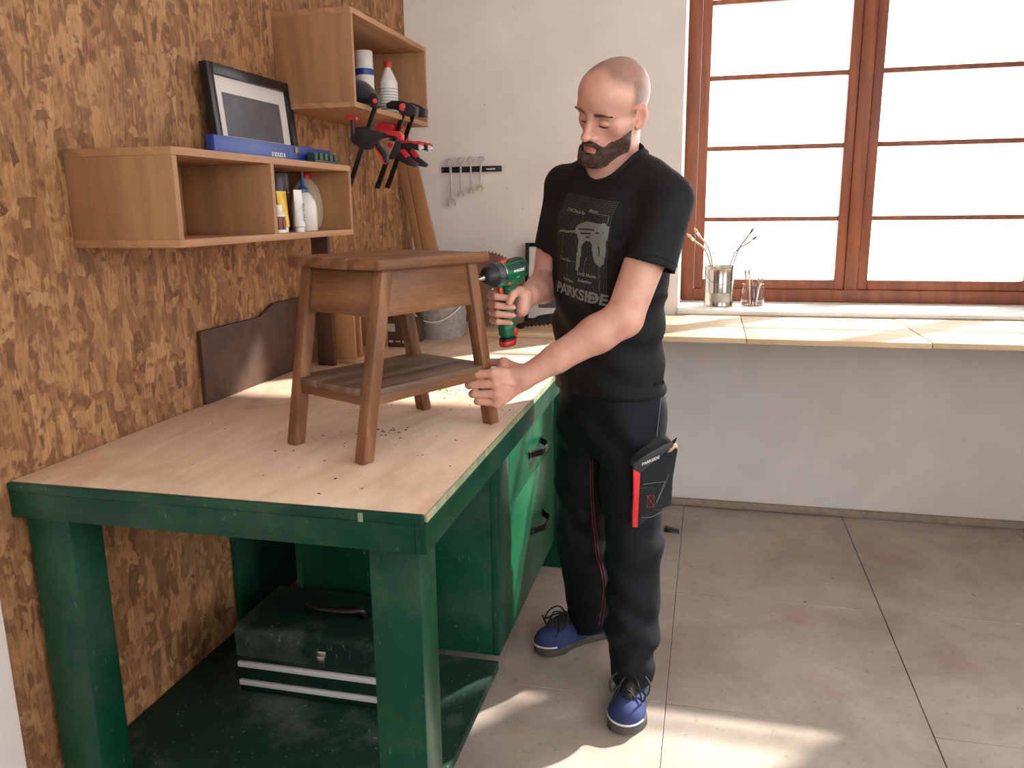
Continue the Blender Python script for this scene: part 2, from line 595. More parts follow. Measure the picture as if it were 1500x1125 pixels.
for x0, x1 in ((0.362, 1.344), (1.406, 2.388)):
    G().box((x0, -1.662, 1.012), (x1, -1.658, 2.738)).build('pane', M['glass'], w3, smooth=0)
# window in the back wall
w1 = root('window_1', 'window', '')
del w1['label']; del w1['category']; w1['kind'] = 'structure'; w1.location = (0.68, WY, 0.965)
f = G()
def frame_rect(g, x0, x1, z0, z1, t, y0, y1):
    g.box((x0, y0, z0), (x0 + t, y1, z1)); g.box((x1 - t, y0, z0), (x1, y1, z1))
    g.box((x0 + t, y0, z0), (x1 - t, y1, z0 + t)); g.box((x0 + t, y0, z1 - t), (x1 - t, y1, z1))
f = G(); frame_rect(f, WX0 + 0.001, WX1 - 0.001, 0.9635, WZ1 - 0.001, 0.062, WY, WY + 0.07)
f.box((0.655, WY, 1.0255), (0.715, WY + 0.07, WZ1 - 0.063))
f.box((1.505, WY, 1.0255), (1.565, WY + 0.07, WZ1 - 0.063))
f.build('window_frame', M['window_wood'], w1, bevel=0.004)
dz_ = (0.0649, 4.3000, 1.7194)[2] - (0.0798, 4.3000, 1.3732)[2]
muz = [(0.0798, 4.3000, 1.3732)[2], (0.0649, 4.3000, 1.7194)[2], (0.0506, 4.3000, 2.0523)[2], (0.0506, 4.3000, 2.0523)[2] + dz_]
for (x0, x1) in ((WX0 + 0.064, 0.654), (0.716, 1.504), (1.566, WX1 - 0.064)):
    s = G(); frame_rect(s, x0, x1, 1.0265, WZ1 - 0.064, 0.046, WY + 0.01, WY + 0.06)
    sa = s.build('sash', M['window_wood'], w1, bevel=0.004)
    for z in muz:
        G().box((x0 + 0.046, WY + 0.02, z - 0.011), (x1 - 0.046, WY + 0.05, z + 0.011)).build('glazing_bar', M['window_wood'], sa, bevel=0.002)
    zs = [1.0725] + muz + [WZ1 - 0.11]
    for k in range(len(zs) - 1):
        a0 = zs[k] + (0.011 if k else 0); a1 = zs[k + 1] - (0.011 if k < len(zs) - 2 else 0)
        G().box((x0 + 0.046, WY + 0.033, a0), (x1 - 0.046, WY + 0.037, a1)).build('pane', M['glass'], sa, smooth=0)
w2 = root('added_window_right', 'window', '')  # out-of-view opening added in the right wall as a side fill light
del w2['label']; del w2['category']; w2['kind'] = 'structure'; w2.location = (XR + 0.2, 0.9, 0.90)
f = G()
def fr2(g, y0, y1, z0, z1, t, x0, x1):
    g.box((x0, y0, z0), (x1, y0 + t, z1)); g.box((x0, y1 - t, z0), (x1, y1, z1)); g.box((x0, y0 + t, z0), (x1, y1 - t, z0 + t)); g.box((x0, y0 + t, z1 - t), (x1, y1 - t, z1))
fr2(f, -1.199, 2.299, 0.901, 2.749, 0.06, XR + 0.2, XR + 0.26); f.box((XR + 0.2, 0.87, 0.961), (XR + 0.26, 0.93, 2.689))
f.build('window_frame', M['window_wood'], w2, bevel=0.004)
for y0, y1 in ((-1.138, 0.869), (0.931, 2.238)):
    G().box((XR + 0.228, y0, 0.962), (XR + 0.232, y1, 2.688)).build('pane', M['glass'], w2, smooth=0)
G().box((WX0 + 0.001, YB - 0.02, WZ0 + 0.001), (WX1 - 0.001, YB + 0.44, 0.963)).build('trim_1', M['white_paint'], kind='structure', bevel=0.003)

# ------------------------------------------------------------------ counter planks under the window
cp = [(-1.02, -0.30, 0.0), (-0.297, 0.148, 0.002), (0.152, 0.80, 0.0), (0.804, XR - 0.01, 0.001)]
CL = ['pale plank counter top running behind the electric drill', 'pale plank counter top just behind the man, below the window',
      'pale plank counter top at the right edge under the jar of brushes', 'pale plank counter top in the far right corner of the room']
for (x0, x1, dz), lb in zip(cp, CL):
    low = x0 < -1       # the left plank lies straight on the bench, the others run on beside it a little higher
    o = G().box((x0, 3.44 if low else 3.17, 0.8805 if low else 0.922 + dz), (x1, YB - 0.001 if x1 < 0 else YB - 0.021, 0.9015 if low else 0.943 + dz)).build('counter_plank', M['pale_plank'], None, bevel=0.0015, loc=(x0, 3.17, 0.943))
    tag(o, lb, 'counter', 'planks of the counter along the back wall')

# ------------------------------------------------------------------ green work bench
def green(name, rgb, wear=0.5, rough=0.32):
    m = MatB(name, rough, spec=0.22)
    v = m.coords()
    f = m.noise(v, 5.0, 5, 0.6)
    c = m.ramp(f, [(0.3, lin(tuple(x * 0.85 for x in rgb))), (0.7, lin(tuple(min(255, x * 1.12) for x in rgb)))])
    s = m.noise(m.coords((1, 1, 0.35)), 70.0, 3, 0.7)
    c = m.mix(m.ramp(s, [(0.66, (0, 0, 0)), (0.75, (wear, wear, wear))]), c, lin((120, 160, 136)))
    dust = m.noise(m.coords((1, 1, 1), loc=(2, 7, 1)), 2.5, 6, 0.7)
    c = m.mix(m.ramp(dust, [(0.5, (0, 0, 0)), (0.8, (0.3 * wear, 0.3 * wear, 0.3 * wear))]), c, lin((150, 160, 146)))
    m.color(c); m.bump(f, 0.0012, 0.5)
    return m.m
M['green'] = green('bench_green_paint', (10, 62, 43), 0.5)
M['green2'] = green('drawer_green_paint', (20, 88, 58), 0.35, 0.28)
M['green_dusty'] = green('dusty_shelf_paint', (22, 50, 38), 1.6, 0.6)
def ply():
    m = MatB('worn_plywood', 0.6, spec=0.35)
    v = m.coords((3, 0.8, 3))
    f = m.noise(v, 3.0, 7, 0.6, 1.5)
    c = m.ramp(f, [(0.25, lin((200, 166, 138))), (0.5, lin((220, 190, 164))), (0.75, lin((232, 208, 186)))])
    st = m.noise(m.coords((1, 1, 1), loc=(1, 5, 0)), 3.5, 3, 0.5, 0.6)
    c = m.mix(m.ramp(st, [(0.55, (0, 0, 0)), (0.75, (0.35, 0.35, 0.35))]), c, lin((176, 128, 96)))
    sp = m.noise(m.coords((1, 1, 1), loc=(6, 5, 0)), 42.0, 2, 0.4)
    c = m.mix(m.ramp(sp, [(0.735, (0, 0, 0)), (0.765, (1, 1, 1))]), c, lin((52, 34, 26)))
    m.color(c); m.bump(f, 0.0008, 0.5)
    return m.m
M['ply'] = ply()
def plyedge():
    m = MatB('plywood_edge_paint', 0.6)
    s = m.noise(m.coords((1, 0.5, 0.2)), 90.0, 4, 0.7)
    m.color(m.ramp(s, [(0.3, lin((104, 128, 96))), (0.5, lin((146, 150, 118))), (0.7, lin((188, 172, 140)))]))
    return m.m
M['plyedge'] = plyedge()

BX0, BX1, BY0, BY1, BZ = XW + 0.004, -0.499, 1.340, 3.74, 0.88
bench = root('workbench', 'long green painted workbench with a worn plywood top and drawers', 'workbench', (-0.95, 2.5, 0.0))
g = G(); g.box((BX0, BY0 + 0.014, BZ - 0.018), (BX1 - 0.003, BY1, BZ)); g.build('worktop', M['ply'], bench, bevel=0.002)
g = G(); g.box((BX1 - 0.003, BY0 + 0.012, BZ - 0.018), (BX1, BY1, BZ - 0.001)); g.build('worktop_edge', M['plyedge'], bench)
g = G(); g.box((BX0, BY0 - 0.002, BZ - 0.022), (BX1 - 0.004, BY0 + 0.013, BZ - 0.0005)); g.build('front_lip', M['green'], bench, bevel=0.005, seg=3)
g = G(); g.box((BX0, BY0 + 0.002, 0.80), (BX1 - 0.022, BY0 + 0.024, BZ - 0.0185)); g.build('apron_board', M['green'], bench, bevel=0.002)
g = G(); g.box((BX1 - 0.0215, BY0 + 0.002, 0.80), (BX1 + 0.0005, BY1, BZ - 0.0185)); g.build('apron_board', M['green'], bench, bevel=0.002)
for (x0, x1, y0, y1) in ((-0.630, BX1 - 0.024, BY0 + 0.028, BY0 + 0.122), (BX0 + 0.01, BX0 + 0.12, BY0 + 0.028, BY0 + 0.122), (-0.66, -0.54, 3.02, 3.12), (BX0 + 0.01, BX0 + 0.12, 3.02, 3.12)):
    g = G(); g.box((x0, y0, 0.0), (x1, y1, BZ - 0.019)); g.build('leg', M['green'], bench, bevel=0.004)
g = G(); g.box((BX0 + 0.002, BY0 + 0.125, 0.090), (-0.566, 2.105, 0.118)); g.build('lower_shelf', M['green_dusty'], bench, bevel=0.002)
g = G(); g.box((BX0 + 0.002, 2.115, 0.118), (BX0 + 0.02, BY1 - 0.2, BZ - 0.02)); g.build('back_panel', M['green'], bench)
# drawer cabinet hung in the bench
CX, CY0, CY1, CZ0, CZ1 = -0.565, 2.112, 3.00, 0.13, 0.799
g = G()
g.box((-1.20, CY0, CZ0), (CX - 0.021, CY0 + 0.018, 0.86)); g.box((-1.20, CY1 - 0.018, CZ0), (CX - 0.021, CY1, 0.86)); g.box((-1.20, CY0 + 0.018, CZ0), (CX - 0.021, CY1 - 0.018, CZ0 + 0.018)); g.box((-1.218, CY0, CZ0), (-1.2, CY1, 0.86))
g.build('cabinet_body', M['green'], bench, bevel=0.001)
g = G(); g.box((CX - 0.020, CY0, CZ0), (CX, CY0 + 0.145, 0.86)); g.build('stile', M['green'], bench, bevel=0.0015)
g = G(); g.box((CX - 0.020, 2.955, CZ0), (CX, CY1, 0.86)); g.build('stile', M['green'], bench, bevel=0.0015)
M['iron'] = plain('dark_iron', (44, 40, 42), 0.28, 0.7)
M['chrome'] = plain('steel', (190, 186, 182), 0.25, 1.0, vary=0.05, bump=0)
for (z0, z1, hz, hy) in ((0.5445, 0.859, (-0.5650, 2.6290, 0.6295)[2], (-0.5650, 2.6290, 0.6295)[1]), (CZ0, 0.5425, (-0.5650, 2.6555, 0.3442)[2], (-0.5650, 2.6555, 0.3442)[1])):
    g = G(); g.box((CX - 0.020, CY0 + 0.147, z0 + 0.001), (CX + 0.0005, 2.953, z1)); d = g.build('drawer', M['green2'], bench, bevel=0.002)
    hl = 0.088
    P = [(0.0, -hl - 0.012), (0.002, -hl), (0.034, -hl * 0.52), (0.038, -hl * 0.3), (0.038, hl * 0.3), (0.034, hl * 0.52), (0.002, hl), (0.0, hl + 0.012)]
    g = G()
    for k in range(len(P) - 1):
        (a0, b0), (a1, b1) = P[k], P[k + 1]
        x = CX + 0.001
        g.hexa([(x + a0, hy + b0, hz - 0.012), (x + a0 + 0.005, hy + b0, hz - 0.012), (x + a1 + 0.005, hy + b1, hz - 0.012), (x + a1, hy + b1, hz - 0.012),
                (x + a0, hy + b0, hz + 0.012), (x + a0 + 0.005, hy + b0, hz + 0.012), (x + a1 + 0.005, hy + b1, hz + 0.012), (x + a1, hy + b1, hz + 0.012)])
    g.build('handle', M['iron'], d, bevel=0.0008, seg=1)
G().box(((-0.6294, 1.3713, 0.8800)[0] - .004, BY0 - .0028, BZ - .021), ((-0.6294, 1.3713, 0.8800)[0] + .006, BY0 - .0018, BZ - .003)).build('paint_chip', M['plyedge'], bench)
# plywood sawdust crumbs: loose specks on the bench top
cr = G()
for k in range(90):
    if k < 40: x, y = (-0.8026, 2.3565, 0.8800)[0] + random.gauss(0, 0.035), (-0.8026, 2.3565, 0.8800)[1] + random.gauss(0, 0.035)
    elif k < 60: x, y = (-0.7890, 1.8803, 0.8800)[0] + random.gauss(0, 0.03), (-0.7890, 1.8803, 0.8800)[1] + random.gauss(0, 0.03)
    else: x, y = random.uniform(-1.0, -0.53), random.uniform(1.45, 2.3)
    a = random.uniform(0, 3.14); s = random.uniform(0.001, 0.0032); t = s * random.uniform(0.4, 1)
    ca, sa_ = math.cos(a), math.sin(a)
    cr.hexa([(x + ca * u * s - sa_ * v * t, y + sa_ * u * s + ca * v * t, BZ + w_) for w_ in (0.0, 0.0009) for u, v in ((-1, -1), (1, -1), (1, 1), (-1, 1))])
o = cr.build('wood_crumb', plain('dark_crumbs', (60, 40, 30), 0.9), None, smooth=0, loc=(-0.75, 1.9, BZ))
tag(o, 'dark wood crumbs scattered over the plywood bench top', 'crumbs', kind='stuff')

# ------------------------------------------------------------------ the wooden stool
SC = Vector((-0.7624, 1.8717, 0.88)); TH = 1.1176
SU = Vector((math.cos(TH), math.sin(TH), 0)); SV = Vector((-math.sin(TH), math.cos(TH), 0)); SZ = Vector((0, 0, 1))
def SP(u, v, z): return SC + SU * u + SV * v + SZ * z
def stoolwood(name, axis):
    m = MatB(name, 0.5, spec=0.35)
    rot = (0, 0, -TH)
    s = {'U': (1.6, 22, 22), 'V': (22, 1.6, 22), 'Z': (22, 22, 1.6)}[axis]
    v = m.coords(s, rot)
    # rotate first, then stretch
    v.node.vector_type = 'TEXTURE' if False else 'POINT'
    r = m.n('ShaderNodeVectorRotate', rotation_type='Z_AXIS'); r.inputs['Angle'].default_value = -TH
    m.l(m.tc.outputs['Object'], r.inputs['Vector'])
    mp = m.n('ShaderNodeMapping'); mp.inputs['Scale'].default_value = s
    m.l(r.outputs['Vector'], mp.inputs['Vector']); v = mp.outputs['Vector']
    w = m.n('ShaderNodeTexWave', wave_type='BANDS', bands_direction='DIAGONAL')
    w.inputs['Scale'].default_value = 0.35; w.inputs['Distortion'].default_value = 11; w.inputs['Detail'].default_value = 4; w.inputs['Detail Scale'].default_value = 0.8
    m.l(v, w.inputs['Vector'])
    fine = m.noise(v, 4.0, 7, 0.7)
    big = m.noise(r.outputs['Vector'], 9.0, 3)
    a = m.mix(0.6, w.outputs['Fac'], fine); a = m.mix(0.3, a, big)
    hair_ = m.n('ShaderNodeMapping'); hair_.inputs['Scale'].default_value = tuple(k_ * 7 for k_ in s); m.l(r.outputs['Vector'], hair_.inputs['Vector'])
    hl = m.noise(hair_.outputs['Vector'], 1.6, 5, 0.75)
    a = m.mix(0.38, a, hl)
    m.color(m.ramp(a, [(0.22, lin((56, 34, 22))), (0.40, lin((108, 71, 46))), (0.6, lin((138, 95, 63))), (0.8, lin((172, 126, 88)))]))
    m.bump(fine, 0.0012, 0.7)
    return m.m
M['st_u'], M['st_v'], M['st_z'] = stoolwood('stool_wood_long', 'U'), stoolwood('stool_wood_cross', 'V'), stoolwood('stool_wood_upright', 'Z')
stool = root('wooden_stool', 'small rustic brown wooden stool with a lower shelf standing on the workbench', 'stool', tuple(SC))
a_, b_, w_, su, sv, HT, TT = 0.2358, 0.144, 0.0328, 0.0796, -0.0035, 0.4549, 0.0248
for i in (-1, 1):
    for j in (-1, 1):
        ps = []
        for z, k in ((0.0, 0.0), (HT - TT, 1.0)):
            ua = i * (a_ - su * k); va = j * (b_ - sv * k)
            for du, dv in ((0, 0), (-i * w_, 0), (-i * w_, -j * w_), (0, -j * w_)):
                ps.append(SP(ua + du, va + dv, z))
        G().hexa(ps).build('leg', M['st_z'], stool, bevel=0.004, seg=2)
# top slab of three boards, rounded edges
A_, B_ = 0.1815, 0.1683
cuts = [-B_, -0.056, 0.058, B_]
for k in range(3):
    v0, v1 = cuts[k] + (0.0004 if k else 0), cuts[k + 1] - (0.0004 if k < 2 else 0)
    g = G(); g.fbox(SP(0, 0, HT - TT + 0.0003), SU, SV, SZ, (-A_, v0, 0), (A_, v1, TT))
    g.build('top_board', M['st_u'], stool, bevel=0.006 if k != 1 else 0.0012, seg=3)
ua0 = a_ - su * 0.80; ua1 = a_ - su
zb, zt_ = 0.325, HT - TT - 0.001
def apron(i, j, name='apron'):
    t = 0.018
    if i:     # short ends, between the legs across v
        P = []
        for z, k in ((zb, zb / (HT - TT)), (zt_, 1.0)):
            u = i * (a_ - su * k - 0.007)
            for du, vv in ((0, -1), (-i * t, -1), (-i * t, 1), (0, 1)):
                P.append(SP(u + du, vv * (b_ - w_ + 0.001 - 0.004), z))
        G().hexa(P).build(name, M['st_v'], stool, bevel=0.0015)
    else:
        P = []
        for z, k in ((zb, zb / (HT - TT)), (zt_, 1.0)):
            u = a_ - su * k - w_ + 0.006
            for uu, dv in ((-1, 0), (1, 0), (1, -j * t), (-1, -j * t)):
                P.append(SP(uu * u, j * (b_ - 0.007) + dv, z))
        G().hexa(P).build(name, M['st_u'], stool, bevel=0.0015)
for q in ((-1, 0), (1, 0), (0, -1), (0, 1)): apron(*q)
# lower shelf with rails
zs0 = 0.150
kk = zs0 / (HT - TT)
us = a_ - su * kk
for j in (-1, 1):
    g = G(); g.fbox(SP(0, 0, zs0 - 0.022), SU, SV, SZ, (-(us - w_), j * (b_ - 0.006) - (0.018 if j > 0 else 0), 0), (us - w_, j * (b_ - 0.006) + (0.018 if j < 0 else 0), 0.022))
    g.build('shelf_rail', M['st_u'], stool, bevel=0.002)
for i in (-1, 1):
    x0 = i * (us - 0.004); x1 = x0 - i * 0.018
    g = G(); g.fbox(SP(0, 0, zs0 - 0.022), SU, SV, SZ, (min(x0, x1), -(b_ - w_), 0), (max(x0, x1), b_ - w_, 0.022))
    g.build('shelf_rail', M['st_v'], stool, bevel=0.002)
vc = [-b_ + 0.001, -0.05, 0.048, b_ - 0.001]
def shelfwood():
    m = stoolwood('stool_shelf_wood', 'U')
    for nd in m.node_tree.nodes:
        if nd.type == 'VALTORGB':
            for e, c in zip(nd.color_ramp.elements, ((58, 42, 32), (98, 76, 60), (122, 98, 80), (150, 126, 106))): e.color = lin(c)
    return m
M['st_shelf'] = shelfwood()
U1, U0, VI = us - 0.001, us - w_ - 0.0005, b_ - w_ - 0.0005
for k in range(3):
    v0, v1 = vc[k] + 0.0003, vc[k + 1] - 0.0003
    if k == 0: o_ = [(-U0, v0), (U0, v0), (U0, -VI), (U1, -VI), (U1, v1), (-U1, v1), (-U1, -VI), (-U0, -VI)]
    elif k == 1: o_ = [(-U1, v0), (U1, v0), (U1, v1), (-U1, v1)]
    else: o_ = [(-U0, v1), (-U0, VI), (-U1, VI), (-U1, v0), (U1, v0), (U1, VI), (U0, VI), (U0, v1)]
    g = G(); g.prism(o_, SP(0, 0, zs0 + 0.0003), SU, SV, SZ, 0, 0.016)
    g.build('shelf_board', M['st_shelf'], stool, bevel=0.0018)

# ------------------------------------------------------------------ the man
TF = A3((-0.62, -0.785, 0.0)); TF /= np.linalg.norm(TF)          # way the chest faces
TL = A3((-TF[1], TF[0], 0.0))                                     # his left
UP = A3((0, 0, 1))
man = root('person', 'bald bearded man in black T-shirt and dark work trousers, drilling the wooden stool', 'person', (-0.2314, 2.2152, 0.0000))

HO = A3((-0.256, 2.2, 1.690))
HS = 1.0
def headframe(yaw, pitch, roll):
    a = math.radians(yaw); f0 = A3((math.cos(a), math.sin(a), 0)); l0 = A3((-f0[1], f0[0], 0))
    p = math.radians(pitch); f = f0 * math.cos(p) - UP * math.sin(p); u = f0 * math.sin(p) + UP * math.cos(p)
    r = math.radians(roll)
    return l0 * math.cos(r) - u * math.sin(r), f, u * math.cos(r) + l0 * math.sin(r)
HL, HF, HU = headframe(-126.0, 21.0, 19.0)
HM = np.stack([HL, HF, HU])
def hw(x, y, z): return HO + HS * (x * HL + y * HF + z * HU)
def hlocal(P): return ((P - HO) @ HM.T) / HS

SHL, ELL, WRL = A3((-0.1069, 2.1300, 1.4650)), A3((-0.2054, 2.0500, 1.1641)), A3((-0.4524, 1.9850, 1.0137))
SHR, ELR, WRR = A3((-0.4101, 2.3400, 1.4948)), A3((-0.4687, 2.3600, 1.2158)), A3((-0.4690, 2.1250, 1.2120))
NB = A3((-0.2651, 2.2600, 1.5589))      # neck base
PEL = A3((-0.2678, 2.3000, 0.8592))

def H(fn):
    return lambda P: fn(hlocal(P)) * HS
def hcone(a, b, ra, rb): return H(lambda q: d_cone(q, a, b, ra, rb))
def hell(c, r, tilt=None):
    return H(lambda q: d_ell(q, c, r, tilt))
def cone(a, b, ra, rb): return lambda P: d_cone(P, a, b, ra, rb)

def rotx(d):
    a = math.radians(d); return np.array([[1, 0, 0], [0, math.cos(a), -math.sin(a)], [0, math.sin(a), math.cos(a)]])
def rotz(d):
    a = math.radians(d); return np.array([[math.cos(a), -math.sin(a), 0], [math.sin(a), math.cos(a), 0], [0, 0, 1]])

head = [
    ('+', .01, hell((0, -.012, .036), (.0755, .098, .089))),
    ('+', .03, hell((0, .026, .052), (.0745, .074, .060))),
    ('+', .03, hell((0, .028, -.030), (.063, .062, .072))),
    ('+', .025, hcone((-.043, .012, -.075), (0, .074, -.098), .018, .020)),
    ('+', .025, hcone((.043, .012, -.075), (0, .074, -.098), .018, .020)),
    ('+', .015, hell((0, .080, -.102), (.024, .018, .020))),
    ('+', .020, hcone((-.040, .072, .020), (.040, .072, .020), .015, .015)),
    ('+', .020, hcone((-.050, .050, -.022), (-.064, .014, -.016), .019, .014)),
    ('+', .020, hcone((.050, .050, -.022), (.064, .014, -.016), .019, .014)),
    ('+', .020, hell((0, .076, -.062), (.034, .022, .030))),
    ('-', .012, hell((-.032, .102, -.003), (.0205, .0250, .0140))),
    ('-', .012, hell((.032, .102, -.003), (.0205, .0250, .0140))),
    ('+', .003, hell((-.0325, .0725, -.004), (.0160, .0160, .0125))),
    ('+', .003, hell((.0325, .0725, -.004), (.0160, .0160, .0125))),
    ('-', .0015, hcone((-.046, .081, -.0126), (-.020, .0855, -.0130), .0015, .0015)),
    ('-', .0015, hcone((.046, .081, -.0126), (.020, .0855, -.0130), .0015, .0015)),
    ('+', .003, hcone((-.047, .078, .0075), (-.024, .0840, .0095), .0035, .0030)),
    ('+', .003, hcone((.047, .078, .0075), (.024, .0840, .0095), .0035, .0030)),
    ('+', .012, hcone((0, .087, .014), (0, .110, -.036), .0070, .0105)),
    ('+', .006, hell((0, .114, -.040), (.0112, .0105, .0100))),
    ('+', .006, hell((-.0145, .099, -.042), (.0078, .0110, .0080))),
    ('+', .006, hell((.0145, .099, -.042), (.0078, .0110, .0080))),
    ('-', .002, hell((-.008, .104, -.0505), (.0035, .0050, .0030))),
    ('-', .002, hell((.008, .104, -.0505), (.0035, .0050, .0030))),
    ('+', .004, hcone((-.021, .088, -.071), (0, .0985, -.0665), .0030, .0058)),
    ('+', .004, hcone((.021, .088, -.071), (0, .0985, -.0665), .0030, .0058)),
    ('+', .004, hcone((-.017, .089, -.078), (0, .0960, -.0795), .0035, .0068)),
    ('+', .004, hcone((.017, .089, -.078), (0, .0960, -.0795), .0035, .0068)),
    ('-', .002, hcone((-.023, .096, -.0735), (.023, .096, -.0735), .0014, .0014)),
    ('-', .0015, hcone((0, .108, -.0735), (0, .100, -.0732), .0010, .0010)),
]
for s in (-1, 1):
    R_ = rotz(s * -22) @ rotx(-12)
    head += [('+', .006, hell((s * .0800, -.012, -.006), (.0085, .0185, .0320), R_)),
             ('-', .004, hell((s * .0885, -.005, -.001), (.0085, .0105, .0190), R_)),
             ('+', .003, hcone((s * .0835, -.020, .016), (s * .0850, -.024, -.008), .0035, .0030)),
             ('+', .003, hell((s * .0790, .000, -.028), (.0060, .0090, .0090))),
             ('+', .002, hell((s * .0780, .006, -.009), (.0045, .0050, .0065)))]

body = list(head)
body += [
    ('+', .030, cone(hw(0, -.030, -.040), NB + UP * 0.005 - TF * 0.012, .054, .060)),
    ('+', .012, cone(hw(.045, -.020, -.050), NB + TF * .045 + TL * .012 - UP * .02, .013, .012)),
    ('+', .012, cone(hw(-.045, -.020, -.050), NB + TF * .045 - TL * .012 - UP * .02, .013, .012)),
    ('+', .010, cone(hw(0, .030, -.085), NB + TF * .048 - UP * .02, .020, .014)),
    ('+', .05, cone(NB - UP * .035, SHL - TL * .03, .052, .048)),
    ('+', .05, cone(NB - UP * .035, SHR + TL * .03, .052, .045)),
    ('+', .05, lambda P: d_loft(P, [(.88, PEL[0], PEL[1], .14, .10), (1.10, -.270, 2.29, .135, .095), (1.35, -.268, 2.25, .160, .100), (1.46, -.268, 2.25, .150, .085), (1.53, -.268, 2.26, .07, .05)], TL, TF)),
]
def arm(sh, el, wr, thick, bulge):
    u = el - sh; w = wr - el
    return [
        ('+', .012, cone(sh, sh + u * .45, .056 * thick, .054 * thick)),
        ('+', .012, cone(sh + u * .35, el, 0.054 * thick, .049 * thick)),
        ('+', .012, cone(sh + u * .4 + bulge * .008, sh + u * .7 + bulge * .010, .042 * thick, .040 * thick)),
        ('+', .014, cone(el, el + w * .28, .049 * thick, .0495 * thick)),
        ('+', .014, cone(el + w * .25, el + w * .68, .0485 * thick, .0375 * thick)),
        ('+', .014, cone(el + w * .66, wr, .0370 * thick, .0305 * thick)),
    ]
body += arm(SHL, ELL, WRL, 0.98, A3((0, 0, 0)))
body += arm(SHR, ELR, WRR, 0.90, A3((-.7, -.5, .2)))

# --- left hand round the stool leg
WL = WRL
mcpL = [A3((-0.5286, 1.9570, 1.0274)), A3((-0.5192, 1.9540, 1.0015)), A3((-0.5163, 1.9550, 0.9744)), A3((-0.5198, 1.9600, 0.9495))]
pipL = [A3((-0.5835, 1.9570, 1.0218)), A3((-0.5835, 1.9550, 0.9969)), A3((-0.5770, 1.9560, 0.9716)), A3((-0.5675, 1.9600, 0.9510))]
dipL = [A3((-0.6046, 1.9900, 1.0107)), A3((-0.6034, 1.9900, 0.9868)), A3((-0.5945, 1.9900, 0.9631)), A3((-0.5819, 1.9900, 0.9433))]
tipL = [A3((-0.6000, 2.0120, 1.0045)), A3((-0.5987, 2.0120, 0.9804)), A3((-0.5892, 2.0100, 0.9570)), A3((-0.5758, 2.0080, 0.9374))]
fr = [.0116, .0118, .0112, .0098]
def fingers(mcp, pip, dip, tip, wrist, k=1.0):
    out = []
    for i in range(4):
        r = fr[i] * k
        out += [('+', .012, cone(wrist * .25 + mcp[i] * .75, mcp[i], r * 1.25, r * 1.15)),
                ('+', .0035, cone(mcp[i], mcp[i] * .45 + pip[i] * .55, r * 1.08, r * .98)),
                ('+', .0035, cone(mcp[i] * .45 + pip[i] * .55, pip[i], r * .96, r * 1.04)),
                ('+', .0035, cone(pip[i], dip[i], r * 1.0, r * .90)),
                ('+', .0035, cone(dip[i], tip[i], r * .90, r * .80))]
    return out
def palm(mcp, wrist, off, r=.0125):
    out = []
    for i in range(4):
        st = wrist + (mcp[i] - mcp[1]) * .30 + off * .15
        out.append(('+', .014, cone(st, mcp[i] + off * .25, r * 1.15, r)))
    for i in range(3):
        out.append(('+', .012, cone(mcp[i] * .7 + wrist * .3 + off * .3, mcp[i + 1] * .7 + wrist * .3 + off * .3, r, r)))
    return out
offL = A3((.012, .016, 0))
body += palm(mcpL, WL, offL) + [('+', .014, cone(WL + A3((-.004, .002, .003)), WL * .45 + mcpL[1] * .55 + offL * .5, .022, .018))] + fingers(mcpL, pipL, dipL, tipL, WL)
thL = [A3((-0.4757, 2.0000, 1.0315)), A3((-0.5148, 2.0180, 1.0431)), A3((-0.5494, 2.0360, 1.0404)), A3((-0.5791, 2.0340, 1.0361))]
body += [('+', .014, cone(thL[0], thL[1], .017, .0145)), ('+', .006, cone(thL[1], thL[2], .0125, .0105)), ('+', .004, cone(thL[2], thL[3], .0105, .0085)),
         ('+', .014, cone(thL[1], mcpL[0] + offL, .009, .010))]
for i in range(4):   # knuckles and back-of-hand tendons
    body.append(('+', .005, cone(WL * .55 + mcpL[i] * .45 + A3((-.004, -.013, .004)), mcpL[i] + A3((0, -.0055, .002)), .0028, .0050)))
for a, b in ((.15, .8), (.3, .75)):
    body.append(('+', .004, cone(WL * (1 - a) + mcpL[2] * a + A3((0, -.020, -.004)), WL * (1 - b) + mcpL[1] * b + A3((0, -.0145, .002)), .0016, .0016)))

# --- right hand round the drill grip
DB = A3((-0.5147, 2.0500, 1.2228))                      # grip axis, top
DA = A3((0.77, 0.64, 0.0)); DA /= np.linalg.norm(DA)   # backwards along the drill
DS = A3((DA[1], -DA[0], 0.0))                   # towards the camera side of the drill
def gp(px_a, px_s, z): return A3((DB[0], DB[1], 0)) + DA * px_a + DS * px_s + UP * z
zf = [(-0.5326, 2.0400, 1.2165)[2], (-0.5329, 2.0400, 1.1932)[2], (-0.5333, 2.0400, 1.1707)[2], (-0.5336, 2.0400, 1.1500)[2]]
ga = [0.004, 0.006, 0.007, 0.008]               # the grip leans back a little going down
mcpR = [gp(.014, -.031, z + .004) for z in zf]
pipR = [gp(-.036 + g_, -.024, z + .002) for z, g_ in zip(zf, ga)]
dipR = [gp(-.036 + g_, .008, z + .001) for z, g_ in zip(zf, ga)]
tipR = [gp(-.006, .0262, zf[0] - .003), gp(.006, .0262, zf[1] - .004), gp(.004, .0262, zf[2] - .003), gp(-.002, .0255, zf[3] - .002)]
body += fingers(mcpR, pipR, dipR, tipR, WRR, .90)
body += palm(mcpR, WRR, A3((0, 0, 0)), .0115)
thR = [A3((-0.4713, 2.0850, 1.2161)), A3((-0.4807, 2.0620, 1.2292)), A3((-0.4897, 2.0300, 1.2234)), A3((-0.4979, 2.0180, 1.2034))]
